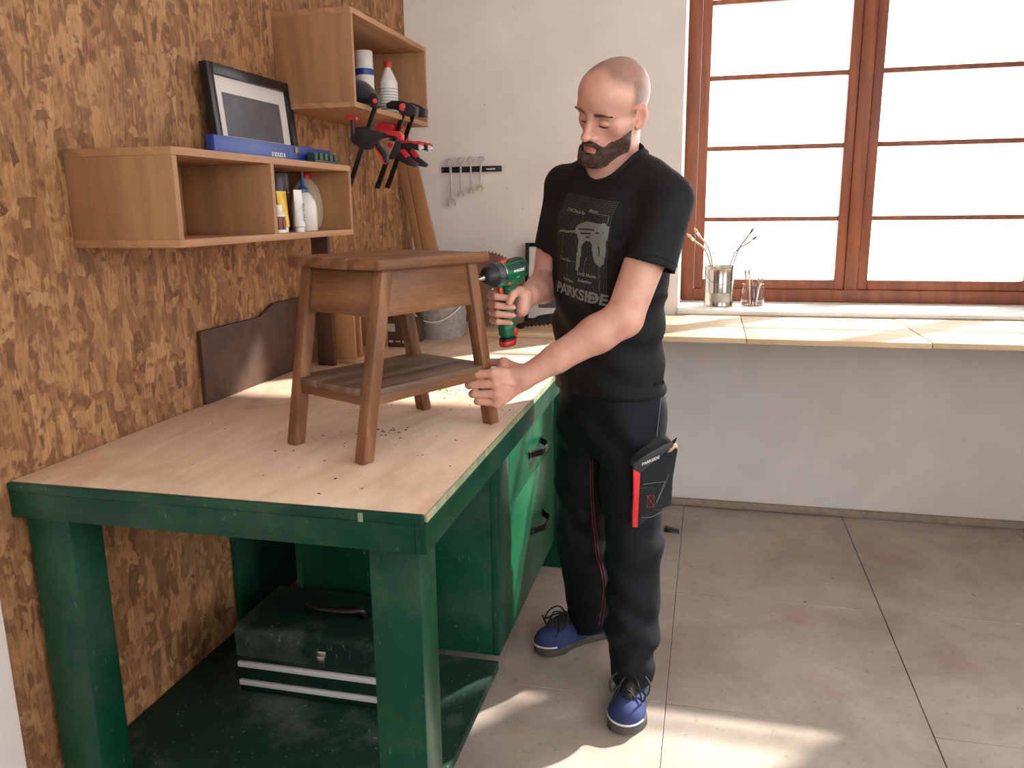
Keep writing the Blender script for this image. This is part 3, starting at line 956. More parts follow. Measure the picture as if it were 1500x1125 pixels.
body += [('+', .014, cone(WRR, thR[0], .024, .018)), ('+', .008, cone(thR[0], thR[1], .016, .0125)), ('+', .004, cone(thR[1], thR[2], .0120, .0110)), ('+', .003, cone(thR[2], thR[3], .0108, .0088)),
         ('+', .012, cone(A3((-0.4728, 2.0750, 1.2063)), A3((-0.4766, 2.0660, 1.1766)), .0190, .0155)),
         ('+', .012, cone(gp(.030, -.016, zf[0]), gp(.032, -.014, zf[2]), .011, .011)),
         ('+', .012, cone(WRR + A3((-.004, -.012, -.006)), A3((-0.4738, 2.0700, 1.1816)), .024, .016))]

def nz(P, s, seed=0.0):
    x, y, z = (P * s).T
    return (np.sin(x * 1.7 + 1.3 * np.sin(y * 1.1 + seed) + seed) * np.sin(y * 1.9 + 1.1 * np.sin(z * 1.3 + 2 * seed)) * np.sin(z * 1.6 + 1.2 * np.sin(x * 1.2 + 3 * seed) + .7))

me, BV, BQ = iso_mesh('body_mesh', body, (-.66, 1.90, .90), (.0, 2.52, 1.86), .0022)
# colours of the skin itself
q = hlocal(BV)
base = np.array(lin((212, 162, 142))[:3]); C_ = np.tile(base, (len(BV), 1))
def mixc(C, m, rgb):
    m = np.clip(m, 0, 1)[:, None]
    return C * (1 - m) + np.array(lin(rgb)[:3]) * m
C_ = mixc(C_, 0.35 * (nz(BV, 40) + .2), (190, 120, 104))
ishead = (q[:, 2] > -.13) & (np.abs(q[:, 0]) < .12) & (np.abs(q[:, 1]) < .14)
def gs(c, r): return np.exp(-(((q - np.array(c)) / np.array(r)) ** 2).sum(1))
C_ = mixc(C_, .30 * gs((.045, .06, -.025), (.025, .03, .02)) + .30 * gs((-.045, .06, -.025), (.025, .03, .02)) + .35 * gs((0, .11, -.035), (.016, .02, .016)), (196, 104, 88))
ear = (np.abs(q[:, 0]) > .076) & ishead & (q[:, 1] < .02) & (q[:, 2] < .03)
C_ = mixc(C_, .3 * ear, (205, 110, 94))
# closely shaved scalp: a shadow of stubble above the hairline, thinner on the crown
hair = np.clip(((q[:, 2] - (.048 + np.maximum(q[:, 1], 0) * .55)) / .034), 0, 1) * np.clip((.080 - q[:, 1] - .012 * np.cos(q[:, 0] * 55)) / .034, 0, 1)
side = np.clip((np.abs(q[:, 0]) - .042) / .030, 0, 1) * np.clip((.030 - q[:, 1]) / .022, 0, 1) * np.clip((q[:, 2] + .035) / .02, 0, 1)
backh = np.clip((-.02 - q[:, 1]) / .02, 0, 1) * np.clip((q[:, 2] + .05) / .02, 0, 1)
hm = np.maximum(np.maximum(hair * .74, side * .92), backh * .75) * ishead * (~ear)
C_ = mixc(C_, hm * (.85 + .15 * nz(BV, 900)), (98, 76, 66))
lip = gs((0, .102, -.0735), (.021, .02, .0088)) * ishead
C_ = mixc(C_, np.clip(lip * 2.0 - .55, 0, 1) * .9, (186, 98, 90))
lash = np.maximum(gs((.033, .086, -.0128), (.015, .014, .0030)), gs((-.033, .086, -.0128), (.015, .014, .0030)))
C_ = mixc(C_, lash * .9, (60, 38, 32))
C_ = mixc(C_, .35 * (gs((.033, .084, .004), (.018, .016, .007)) + gs((-.033, .084, .004), (.018, .016, .007))), (178, 112, 96))
for P4, d4 in ((mcpL, pipL), (pipL, dipL), (tipR, tipR)):
    for p in P4:
        C_ = mixc(C_, .4 * np.exp(-(((BV - p) / .011) ** 2).sum(1)), (204, 112, 96))
paint(me, C_)
def skin():
    m = MatB('skin', 0.42, spec=0.45)
    a = m.n('ShaderNodeAttribute', attribute_name='tint')
    f = m.noise(m.coords(), 260.0, 3)
    g = m.noise(m.coords(), 30.0, 3)
    c = m.mix(m.ramp(g, [(0.45, (0, 0, 0)), (0.8, (0.25, 0.25, 0.25))]), a.outputs['Color'], lin((186, 112, 92)))
    m.color(c)
    m.b.inputs['Subsurface Weight'].default_value = 0.12
    m.b.inputs['Subsurface Radius'].default_value = (0.012, 0.005, 0.003)
    m.b.inputs['Subsurface Scale'].default_value = 0.6
    m.bump(f, 0.0003, 0.5)
    return m.m
M['skin'] = skin()
bodyo = link_mesh('body', me, M['skin'], man, 180)

# --- beard, moustache: a shell on the jaw plus strands
def beardmask(q):
    x, y, z = q[:, 0], q[:, 1], q[:, 2]
    ax = np.abs(x)
    # cheek line from the ear to the corner of the moustache
    cheek = -.012 - .052 * np.clip((y + .005) / .085, 0, 1.2)
    low = (cheek - z + .0025 * np.sin(x * 900 + z * 500) * np.sin(y * 700)) / .010
    upper = np.clip(low, -1.5, 1)
    mous = 1 - np.sqrt((x / .036) ** 2 + ((z + .0600 + 7.0 * x * x) / .0105) ** 2)
    mous = np.where(y > .06, mous * 1.6, -1)
    mouth = 1 - np.sqrt((x / .0195) ** 2 + ((z + .0735) / .0085) ** 2)
    soul = 1 - np.sqrt((x / .017) ** 2 + ((z + .0880) / .007) ** 2)
    cut = np.where((z > -.0815) & (ax < .0200), -1.0, 1.0)
    m = np.minimum(upper, cut)
    m = np.maximum(m, mous)
    m = np.where(mouth > 0, -1, m)
    side = (y - (-.006 - .18 * (z + .03))) / .010        # rear edge in front of the ear
    neck = (z + .128 + .25 * np.maximum(.05 - y, 0)) / .01
    m = np.minimum(np.minimum(m, side), neck)
    return np.clip(m, -1, 1)
def beard_f(P):
    q = hlocal(P)
    d = blend(P, head[:6] + head[9:10] + head[24:30])
    thick = .0045 + .0095 * np.clip((-.072 - q[:, 2]) / .04, 0, 1) + .004 * np.clip((q[:, 1] - .04) / .04, 0, 1) * (q[:, 2] < -.08)
    return d - thick * beardmask(q) + .0009 * nz(P, 500) + .0010 * nz(P, 240)
lo = hw(0, .03, -.075) - .13; hi = hw(0, .03, -.075) + .13
me, V_, Q_ = iso_mesh('beard_mesh', [('+', 0, beard_f)], lo, hi, .0028)
bq = hlocal(V_)
# keep only what stands off the skin
keep = beardmask(bq) > -.15
fm = keep[Q_].all(1)
bm = bmesh.new(); bm.from_mesh(me); bm.faces.ensure_lookup_table()
kept = [i for i in range(len(bm.faces)) if keep[[v.index for v in bm.faces[i].verts]].all()]
ks = set(kept)
bmesh.ops.delete(bm, geom=[f for i, f in enumerate(bm.faces) if i not in ks], context='FACES')
bm.to_mesh(me); bm.free()
def beardmat():
    m = MatB('beard_hair', 0.6, spec=0.3)
    f = m.noise(m.coords((1, 1, 0.35)), 330.0, 4, 0.7)
    g = m.noise(m.coords(), 34.0, 2)
    c = m.ramp(f, [(0.3, lin((34, 22, 18))), (0.55, lin((72, 48, 36))), (0.75, lin((128, 98, 80)))])
    c = m.mix(m.ramp(g, [(0.5, (0, 0, 0)), (0.75, (0.35, 0.35, 0.35))]), c, lin((150, 128, 112)))
    m.color(c); m.bump(f, 0.002, 0.8)
    return m.m
M['beard'] = beardmat()
tri = [(tuple(me.vertices[i].co for i in p.vertices), Vector(p.normal)) for p in me.polygons]
beard = link_mesh('beard', me, M['beard'], man, 180)
M['strand'] = plain('beard_strand', (110, 88, 74), 0.5, vary=0.7, scale=120.0, bump=0)
st = G()
rb = random.Random(3)
HDv, HFv = Vector(-HU), Vector(HF)
for k in range(9000):
    vv, nn = tri[rb.randrange(len(tri))]
    t_ = rb.random()
    p = (vv[0] * t_ + vv[2] * (1 - t_)) * .5 + (vv[1] + vv[3 % len(vv)]) * .25
    qz = hlocal(A3(p)[None, :])[0]
    L = .0055 + .0095 * max(0, min(1, (-.070 - qz[2]) / .04))
    d = (nn * .55 + HDv * 1.0 + HFv * .15 + Vector((rb.gauss(0, .22), rb.gauss(0, .22), rb.gauss(0, .22)))).normalized()
    s = d.cross(nn).normalized() * .0005
    b0 = p - nn * .0012
    st.add([b0 - s, b0 + s, b0 + d * L * .6 + s * .7, b0 + d * L * .6 - s * .7, b0 + d * L - nn * .001], [(0, 1, 2, 3), (3, 2, 4)])
st.build('beard_strands', M['strand'], man, smooth=0, kind='stuff')
M['brow_dark'] = plain('lash_hair', (52, 34, 28), 0.6, bump=0)
M['brow'] = plain('eyebrow_hair', (124, 92, 76), 0.6, vary=0.4, bump=0)
for s_ in (-1, 1):
  eb = G()
  for k in range(330):
      t_ = rb.random()
      x = s_ * (.014 + .042 * t_); z = .0135 + .0065 * math.sin(min(1, t_ * 1.1) * 2.2) + rb.gauss(0, .0026) * (1.2 - t_)
      y = .0905 - .026 * t_ ** 1.6
      # push onto the surface
      P0 = hw(x, y, z)
      for it in range(3):
          d0 = blend(P0[None, :], head)[0]; P0 = P0 - HF * d0
      p = Vector(P0); d = Vector(HL * s_ * (.5 + .5 * t_) + HU * (.55 - .7 * t_) + HF * .2).normalized()
      s = d.cross(Vector(HF)).normalized() * .0004; L = .0085
      eb.add([p - s, p + s, p + d * L * .6 + s * .6 + Vector(HF) * .0008, p + d * L * .6 - s * .6 + Vector(HF) * .0008, p + d * L], [(0, 1, 2, 3), (3, 2, 4)])
  eb.build('eyebrow', M['brow'], man, smooth=0, kind='stuff')
for s_ in (-1, 1):
    pts = []
    for k in range(11):
        t_ = k / 10.0
        P0 = hw(s_ * (.0195 + .0275 * t_), .088, -.0125 - .0035 * math.sin(math.pi * t_) + .001 * t_)
        for it in range(4): P0 = P0 - HF * blend(P0[None, :], head)[0]
        pts.append(Vector(P0 + HF * .0002))
    g = G(); g.tube(pts, .0010, 6, rad=[.0005, .0009, .0011, .0012, .0012, .0012, .0012, .0012, .0012, .0010, .0006]); g.build('eyelashes', M['brow_dark'], man, smooth=180)
# finger nails of the right hand
M['nail'] = plain('nail', (226, 176, 160), 0.25, vary=0.03, bump=0)
for i in range(4):
    nl = G()
    c = tipR[i] + DS * (fr[i] * .72 - .0008)
    nl.sphere(tuple(c + DA * .001), .0054, 10, 6, (1.0, .28, .85))
    nl.build('fingernail', M['nail'], man, smooth=180)

# ------------------------------------------------------------------ T-shirt
SCL = A3((-0.1507, 2.0830, 1.2931))     # centre of the left sleeve hem
SCR = A3((-0.4410, 2.3450, 1.3248))
def folds(P):
    x, y, z = P.T
    u = x * TL[0] + y * TL[1]; v = x * TF[0] + y * TF[1]
    g = 1 / (1 + np.exp((z - 1.36) * 22))
    d = .0022 * np.sin(66 * z + 34 * u + 2.2 * np.sin(9 * u + 3 * z)) * np.clip(np.sin(7 * u - 3 * z + 1.0), 0, 1) * g
    d += .0020 * np.sin(44 * u + 8 * np.sin(6 * z) + 12 * z) * g
    d += .0022 * np.sin(38 * z - 32 * u + 3 * np.sin(7 * z)) * (1 - g)
    d += .0028 * np.exp(-((z - .955 - .02 * np.sin(14 * u)) / .012) ** 2) * np.clip(np.sin(17 * u + 1), 0, 1)
    d += .0026 * np.exp(-((np.sin(5 * z + 7 * u + .6)) / .10) ** 2) * g + .0024 * np.exp(-((np.sin(11 * z - 6 * u)) / .12) ** 2) * g
    return -d * 1.8
tors = [(.86, -.268, 2.300, .178, .130), (.93, -.270, 2.300, .176, .130), (1.05, -.274, 2.295, .168, .126), (1.20, -.272, 2.275, .170, .128),
        (1.34, -.266, 2.255, .182, .130), (1.42, -.264, 2.25, .182, .122), (1.49, -.264, 2.25, .150, .098), (1.545, -.266, 2.255, .095, .075), (1.58, -.268, 2.26, .065, .06)]
uL = (SCL - SHL) / np.linalg.norm(SCL - SHL); uR = (SCR - SHR) / np.linalg.norm(SCR - SHR)
hemz = 0.922
RN = UP * .88 + TF * .38 - TL * .10; RN /= np.linalg.norm(RN)
RC = A3((-0.2537, 2.2250, 1.5551))
def neck_cut(P):
    h = (P - RC) @ RN
    w = P - RC - h[:, None] * RN
    r = np.sqrt((w * w).sum(1))
    return np.maximum(-(h + .016), r - (.0800 + .25 * np.maximum(h, 0)))
def hollow_sleeve(c, u, r, L=.07):
    return lambda P: np.maximum(d_cone(P, c - u * L, c + u * .05, r, r), -((P - c) @ u) - L)
shirt = [
    ('+', .02, lambda P: d_loft(P, tors, TL, TF, 2.25)),
    ('+', .050, cone(NB + UP * .016 + TL * .03, SHL - TL * .024 + UP * .010, .052, .060)),
    ('+', .050, cone(NB - UP * .012 - TL * .01, SHR + TL * .014 + UP * .008, .050, .058)),
    ('+', .030, lambda P: np.maximum(d_cone(P, SHL - UP * .004, SCL + uL * .03, .0635, .0690), (P - SCL) @ uL)),
    ('+', .030, lambda P: np.maximum(d_cone(P, SHR - UP * .005, SCR + uR * .03, .060, .058), (P - SCR) @ uR)),
    ('+', .03, cone(A3((-.268, 2.25, 1.40)) + TL * .075 + TF * .055, A3((-.268, 2.25, 1.40)) + TL * .11 + TF * .04, .06, .055)),
    ('+', .03, cone(A3((-.268, 2.25, 1.40)) - TL * .075 + TF * .055, A3((-.268, 2.25, 1.40)) - TL * .11 + TF * .04, .06, .055)),
    ('d', 0, folds),
    ('-', .006, neck_cut),
    ('-', .003, hollow_sleeve(SCL, uL, .0610, .03)),
    ('-', .003, hollow_sleeve(SCR, uR, .051, .03)),
    ('&', .004, lambda P: hemz + .012 * np.sin((P[:, 0] * 9)) * 0 - P[:, 2]),
    ('-', .004, lambda P: np.maximum(d_loft(P, [(.80, -.268, 2.300, .166, .118), (.97, -.268, 2.300, .166, .118)], TL, TF, 2.25), P[:, 2] - .965)),
]
me, SVt, SQt = iso_mesh('shirt_mesh', shirt, (-.52, 2.0, .90), (.02, 2.47, 1.62), .0045)
def cloth(name, rgb, rough=0.85, weave=700.0, sheen=0.25):
    m = MatB(name, rough, spec=0.25)
    f = m.noise(m.coords(), weave, 3)
    g = m.noise(m.coords(), 9.0, 4)
    c = lin(rgb)
    m.color(m.mix(g, tuple(x * .75 for x in c[:3]) + (1,), tuple(x * 1.3 for x in c[:3]) + (1,)))
    m.b.inputs['Sheen Weight'].default_value = sheen
    m.b.inputs['Sheen Roughness'].default_value = 0.5
    m.bump(m.mix(0.7, g, f), 0.0012, 0.5)
    return m.m
M['shirt'] = cloth('black_jersey', (22, 22, 23), 0.75, sheen=0.0)
bvh = BVHTree.FromPolygons([tuple(v) for v in SVt.tolist()], SQt.tolist())
tshirt = link_mesh('t_shirt', me, M['shirt'], man, 180)
# ribbed collar: a ring swept round the neck hole, hugging the shirt edge
cg = []
for k in range(72):
    a = 2 * math.pi * k / 72
    e1 = TL - RN * (TL @ RN); e1 /= np.linalg.norm(e1); e2 = np.cross(RN, e1)
    dirn = e1 * math.cos(a) + e2 * math.sin(a)
    p0 = RC + dirn * .0865 + RN * .08
    hit = bvh.ray_cast(Vector(p0), Vector(-RN), .25)
    cg.append(Vector(hit[0]) + Vector(RN) * .001 if hit[0] is not None else Vector(RC + dirn * .080))
cg = [(cg[i - 2] + cg[i - 1] * 2 + cg[i] * 3 + cg[(i + 1) % 72] * 2 + cg[(i + 2) % 72]) / 9 for i in range(72)]
g = G(); g.tube(cg + [cg[0]], .0065, 8, caps=False); g.build('collar', M['shirt'], tshirt, smooth=180)
# stitched hem lines on the left sleeve and at the bottom
def onshirt(o, d, off=.0012):
    hit = bvh.ray_cast(Vector(o), Vector(d), .6)
    return (Vector(hit[0]) - Vector(d).normalized() * off) if hit[0] is not None else None
stitch = G()
for dist in (.018,):
    e1 = np.cross(uL, UP); e1 /= np.linalg.norm(e1); e2 = np.cross(uL, e1)
    ring = []
    for k in range(49):
        a = 2 * math.pi * k / 48
        dn = e1 * math.cos(a) + e2 * math.sin(a)
        p = onshirt(SCL - uL * dist + dn * .2, -dn, .0004)
        if p is not None: ring.append(p)
    stitch.tube(ring, .0009, 4)
stitch.build('hem_stitching', M['shirt'], tshirt, smooth=180)
stitch = G()
ring = []
for k in range(73):
    a = 2 * math.pi * k / 72
    dn = TL * math.cos(a) + TF * math.sin(a)
    p = onshirt(A3((-.27, 2.30, hemz + .022)) + dn * .4, -dn, .0003)
    if p is not None: ring.append(p)
stitch.tube(ring, .0009, 4)
stitch.build('hem_stitching', M['shirt'], tshirt, smooth=180)

# printed graphic, laid onto the cloth along the chest normal
PN = Vector(TF)
PX = Vector(TL * .985 - UP * .15).normalized(); PY = Vector(UP * .99 + A3((.06, -.02, 0)) + TL * .10).normalized()
PC = Vector((-0.3622, 2.1200, 1.3394))
def wrap(verts, off=.0016):
    out = []
    for x, y in verts:
        o = PC + PX * x + PY * y + PN * .12
        hit = bvh.ray_cast(o, -PN, .4)
        out.append(hit[0] + PN * off if hit[0] is not None else o - PN * .12)
    return out
def printed(name, polys, rgb, off=.0016, **kw):
    g = G()
    for vs_, fs_ in polys: g.add(wrap(vs_, off), fs_)
    me = bpy.data.meshes.new(name); me.from_pydata([tuple(v) for v in g.v], [], g.f)
    mat = M.get('ink%s' % (rgb,)) or plain('print_ink', rgb, 0.7, vary=0.12, scale=200.0, bump=0)
    M['ink%s' % (rgb,)] = mat
    return link_mesh(name, me, mat, tshirt, 0, **kw)
dots = []
NX, NY = 44, 60
PW, PH = .188, .256
for i in range(NX):
    for j in range(NY):
        x = -PW / 2 + PW * i / (NX - 1); y = -PH / 2 + PH * j / (NY - 1)
        s = .00085 if (i % 2) else .0007
        if j % 2: x += .0
        dots.append(([(x - s, y - s), (x + s, y - s), (x + s, y + s), (x - s, y + s)], [(0, 1, 2, 3)]))
printed('print_dots', dots, (104, 106, 100), .0012, kind='stuff')
def seg2(pts, w):
    out = []
    for (x0, y0), (x1, y1) in zip(pts[:-1], pts[1:]):
        L = math.hypot(x1 - x0, y1 - y0) or 1; n_ = max(1, int(L / .012)); nx, ny = -(y1 - y0) / L * w / 2, (x1 - x0) / L * w / 2
        for k in range(n_):
            a, b = k / n_, (k + 1) / n_
            xa, ya, xb, yb = x0 + (x1 - x0) * a, y0 + (y1 - y0) * a, x0 + (x1 - x0) * b, y0 + (y1 - y0) * b
            out.append(([(xa + nx, ya + ny), (xb + nx, yb + ny), (xb - nx, yb - ny), (xa - nx, ya - ny)], [(0, 1, 2, 3)]))
    return out
def txt2(t, size, x, y, bold=0.0, rot=0.0, xs=1.0, align='LEFT'):
    v, f = text_mesh(t, size, bold, 0, align, xs)
    c, s = math.cos(rot), math.sin(rot)
    return ([(x + a * c - b * s, y + a * s + b * c) for a, b, _ in v], f)
def P2(px, py):   # picture of the print: 0..750 across, 0..700 down
    return ((px - 340) / 440.0 * PW, (370 - py) / 600.0 * PH)
def grid_poly(poly, off=0):
    """fill a polygon with small quads so it drapes"""
    from mathutils.geometry import tessellate_polygon
    out = []
    xs_ = [p[0] for p in poly]; ys_ = [p[1] for p in poly]
    c = .0030
    def inside(x, y):
        r = False; j = len(poly) - 1
        for i in range(len(poly)):
            xi, yi = poly[i]; xj, yj = poly[j]
            if (yi > y) != (yj > y) and x < (xj - xi) * (y - yi) / (yj - yi) + xi: r = not r
            j = i
        return r
    y = min(ys_)
    while y < max(ys_):
        x = min(xs_); run = None
        while x < max(xs_) + c:
            ins = inside(x + c / 2, y + c / 2)
            if ins and run is None: run = x
            if (not ins or x - (run if run is not None else x) > .018) and run is not None:
                out.append(([(run, y), (x, y), (x, y + c), (run, y + c)], [(0, 1, 2, 3)])); run = x if ins else None
            x += c
        y += c
    return out
rotary = [(300, 258), (322, 232), (400, 205), (470, 205), (535, 198), (560, 215), (560, 250), (556, 300), (552, 380), (545, 440), (520, 462), (490, 458), (472, 430), (458, 380), (452, 335),
          (430, 320), (398, 325), (375, 350), (368, 400), (365, 470), (352, 520), (334, 520), (335, 470), (340, 380), (344, 330), (322, 300), (300, 290)]
rot_l = [(150, 310), (185, 300), (240, 300), (300, 290), (300, 275), (240, 287), (180, 290), (150, 298)]
slot = [(500, 330), (515, 325), (520, 380), (510, 420), (500, 400)]
gp_polys = grid_poly([P2(*p) for p in rotary]) + grid_poly([P2(*p) for p in rot_l])
printed('print_drill_picture', gp_polys, (118, 120, 112), .0018)
dk = []
for a in ([(330, 262), (420, 250), (470, 246)], [(350, 285), (440, 272)], [(480, 262), (535, 255)], [(505, 340), (512, 400)], [(400, 300), (430, 296)]):
    printed('print_dark_line', seg2([P2(*p) for p in a], .0042), (34, 35, 33), .0024)

ln = []
for a in ([(352, 170), (352, 215)], [(470, 150), (548, 150), (548, 200)], [(260, 470), (260, 600)], [(260, 470), (330, 468)], [(395, 540), (400, 460), (420, 420)], [(510, 462), (515, 620)], [(192, 320), (192, 440)]):
    printed('print_leader_line', seg2([P2(*p) for p in a], .0012), (110, 112, 106), .0022)
tx = []
for t, px, py, sz in (('Drill Depth Bar', 178, 172, .0122), ('Motor', 395, 148, .0122), ('Chisel Bits', 165, 478, .0120), ('Drill Mode', 352, 545, .0126), ('Selector', 362, 585, .0122), ('Auxiliary', 212, 605, .0126), ('Handle', 222, 650, .0122), ('Trigger', 428, 672, .0136)):
    x, y = P2(px, py); printed('print_caption', [txt2(t, sz, x, y, .0003, 0, 1.05)], (126, 128, 122), .0022)
x, y = P2(352, 700)
printed('print_lettering', [txt2('PARKSIDE', .0400, x, y, .0014, 0, 1.08, 'CENTER')], (118, 120, 114), .0022)
g_ = []

# ------------------------------------------------------------------ trousers
HPL, KNL, ANL = PEL + TL * .085 - UP * .02, A3((-0.1814, 2.2000, 0.4802)), A3((-0.1735, 2.1500, 0.1055))
HPR, KNR, ANR = PEL - TL * .085 - UP * .02, A3((-0.3611, 2.4000, 0.4015)), A3((-0.3458, 2.4800, 0.0859))
uAL = (ANL - KNL) / np.linalg.norm(ANL - KNL); uAR = (ANR - KNR) / np.linalg.norm(ANR - KNR)
def tfold(P):
    x, y, z = P.T
    d = .0030 * np.sin(40 * z + 18 * x + 3 * np.sin(12 * x + 8 * z)) * np.clip(np.sin(9 * z + 7 * x), 0, 1)
    d += .0045 * np.sin(60 * z + 22 * y + 3 * np.sin(20 * x)) * np.exp(-((z - .20) / .11) ** 2) * np.clip(np.sin(14 * x + 20 * z), -.2, 1)
    d += .0035 * np.sin(48 * z - 26 * x) * np.exp(-((z - .47) / .07) ** 2)
    d += .0030 * np.sin(50 * x + 20 * z + 2 * np.sin(16 * z)) * np.exp(-((z - .80) / .10) ** 2)
    return -d * 1.3
trs = [
    ('+', .02, lambda P: d_loft(P, [(.74, PEL[0], PEL[1], .150, .115), (.80, PEL[0], PEL[1], .166, .124), (.90, PEL[0], PEL[1], .166, .120), (.99, PEL[0], PEL[1], .160, .112)], TL, TF, 2.3)),
    ('+', .03, cone(HPL, HPL * .5 + KNL * .5, .098, .088)), ('+', .03, cone(HPL * .5 + KNL * .5, KNL, .088, .078)), ('+', .03, cone(KNL, KNL * .35 + ANL * .65, .079, .075)),
    ('+', .02, cone(KNL * .35 + ANL * .65, ANL, .075, .062)),
    ('+', .012, cone(HPR, HPR * .5 + KNR * .5, .098, .090)), ('+', .03, cone(HPR * .5 + KNR * .5, KNR, .090, .078)), ('+', .03, cone(KNR, ANR + A3((0.005, 0, -.01)), .080, .073)),
    ('d', 0, tfold),
    ('-', .003, lambda P: np.minimum(np.maximum(P[:, 2] - (.088 + .10 * (P[:, 1] - 2.15)), P[:, 1] - 2.31), np.maximum(P[:, 2] - (.060 + .25 * (P[:, 0] + .33)), 2.31 - P[:, 1]))),
    ('-', .003, lambda P: np.minimum(d_cone(P, ANL - uAL * .05, ANL + uAL * .1, .050, .052), d_cone(P, ANR - uAR * .05, ANR + uAR * .1, .050, .052))),
]
me, TVt, TQt = iso_mesh('trouser_mesh', trs, (-.50, 1.98, .02), (-.02, 2.62, 1.0), .005)
M['trousers'] = cloth('navy_black_twill', (10, 15, 23), 0.7, 500.0, 0.0)
tb = BVHTree.FromPolygons([tuple(v) for v in TVt.tolist()], TQt.tolist())
trousers = link_mesh('trousers', me, M['trousers'], man, 180)
def ontr(o, d, off=.002):
    d = Vector(d).normalized()
    hit = tb.ray_cast(Vector(o), d, 1.0)
    return (hit[0] - d * off) if hit[0] is not None else None
M['red'] = plain('red_tape', (214, 38, 44), 0.6, vary=0.06, bump=0)
M['redthread'] = plain('red_thread', (150, 50, 56), 0.7, vary=0.1, bump=0)
M['greythread'] = plain('grey_thread', (120, 128, 130), 0.7, vary=0.1, bump=0)
M['pocket'] = cloth('pocket_twill', (20, 24, 28), 0.7, 500.0, 0.25)
M['leather'] = plain('dark_webbing', (46, 50, 56), 0.5, vary=0.3, scale=150.0)
# inner leg seam in two rows of red thread on his right leg, one on his left
def seam(pts, r, mat, nm, off=.001):
    P = spline(pts, 10); out = []
    for p in P:
        d = Vector((p.x * .15, 1.0, -.05)).normalized()
        h = ontr(p - d * .5, d, off)
        if h is not None: out.append(h)
    g = G(); g.tube(out, r, 4); return g.build(nm, mat, trousers, smooth=180)
seam([(-0.3209, 2.3000, 0.7049), (-0.3196, 2.3300, 0.5466), (-0.3096, 2.3600, 0.3999), (-0.2916, 2.4000, 0.2667), (-0.2954, 2.4200, 0.1844), (-0.3083, 2.4400, 0.0990)], .0012, M['redthread'], 'inner_seam')
seam([(-0.3148, 2.3000, 0.7053), (-0.3133, 2.3300, 0.5471), (-0.3031, 2.3600, 0.4005), (-0.2850, 2.4000, 0.2674), (-0.2864, 2.4200, 0.1854), (-0.2992, 2.4400, 0.1001)], .0010, M['redthread'], 'inner_seam')
seam([(-0.1152, 2.2000, 0.9202), (-0.1225, 2.1800, 0.8178)], .0010, M['greythread'], 'side_seam')
# ---- cargo pocket on the outside of the left thigh
PO = Vector((-0.1225, 2.0850, 0.7017))                # middle of the pocket
nP = Vector((0.30, -0.95, 0.0)).normalized()   # outward
aP = Vector((0.95, 0.30, 0.0)).normalized(); zP = Vector((0.02, 0.0, 1.0))
def pp(x, z, t=0.0): return PO + aP * x + zP * z + nP * t
sc_ = 1 / 553.0     # metres per picture pixel at the pocket
def pq(px, py, t=0.0): return pp((px - 957) * sc_ * 1.03, (715 - py) * sc_ * 1.0, t)
def slab(poly, t0, t1, nm, mat, bevel=.0015, parent=None):
    g = G(); n = len(poly)
    a = [pq(x, y, t0) for x, y in poly]; b = [pq(x, y, t1) for x, y in poly]
    g.add(a + b, [tuple(range(n)), tuple(range(2 * n - 1, n - 1, -1))] + [(k, (k + 1) % n, n + (k + 1) % n, n + k) for k in range(n)])
    return g.build(nm, mat, parent or trousers, bevel=bevel)
pocket = slab([(931, 682), (950, 672), (983, 662), (990, 655), (985, 700), (985, 742), (962, 752), (936, 776), (931, 773)], -.035, .004, 'cargo_pocket', M['pocket'], .004)
slab([(924, 676), (945, 660), (972, 645), (980, 642), (983, 650), (962, 668), (936, 690), (928, 686)], -.05, .008, 'pocket_flap', M['leather'], .004, pocket)
slab([(926, 683), (936, 690), (935.5, 775), (928, 774), (927.5, 720)], -.003, .007, 'red_strip', M['red'], .001, pocket)
slab([(938, 713), (956, 713), (961, 720), (961, 752), (940, 760), (936, 758), (936, 713)], .003, .007, 'tool_patch', M['pocket'], .001, pocket)
def thr(pts, nm, mat, r=.0008, t=.0055):
    g = G()
    for a, b in zip(pts[:-1], pts[1:]): g.tube([pq(a[0], a[1], t), pq(b[0], b[1], t)], r, 4)
    return g.build(nm, mat, pocket, smooth=0)
thr([(948, 725), (958, 725), (958, 743), (948, 743), (948, 725), (958, 743)], 'cross_stitch', M['redthread'], .0008, .0078)
thr([(958, 725), (948, 743)], 'cross_stitch', M['redthread'], .0008, .0078)
thr([(941, 707.5), (973, 704), (962, 736)], 'pocket_stitch', M['greythread'])
thr([(978, 693), (972, 712), (961, 740)], 'pocket_stitch', M['greythread'])
thr([(940, 760), (954, 760), (978, 748)], 'pocket_stitch', M['greythread'])
g = G(); o_ = pq(950, 672.5, .010); ax_ = (aP + zP * .42).normalized()
put_text(g, 'PARKSIDE', .0115, o_, ax_, zP, nP, .0003, .0); g.build('pocket_lettering', M['white_paint'], pocket, smooth=0)
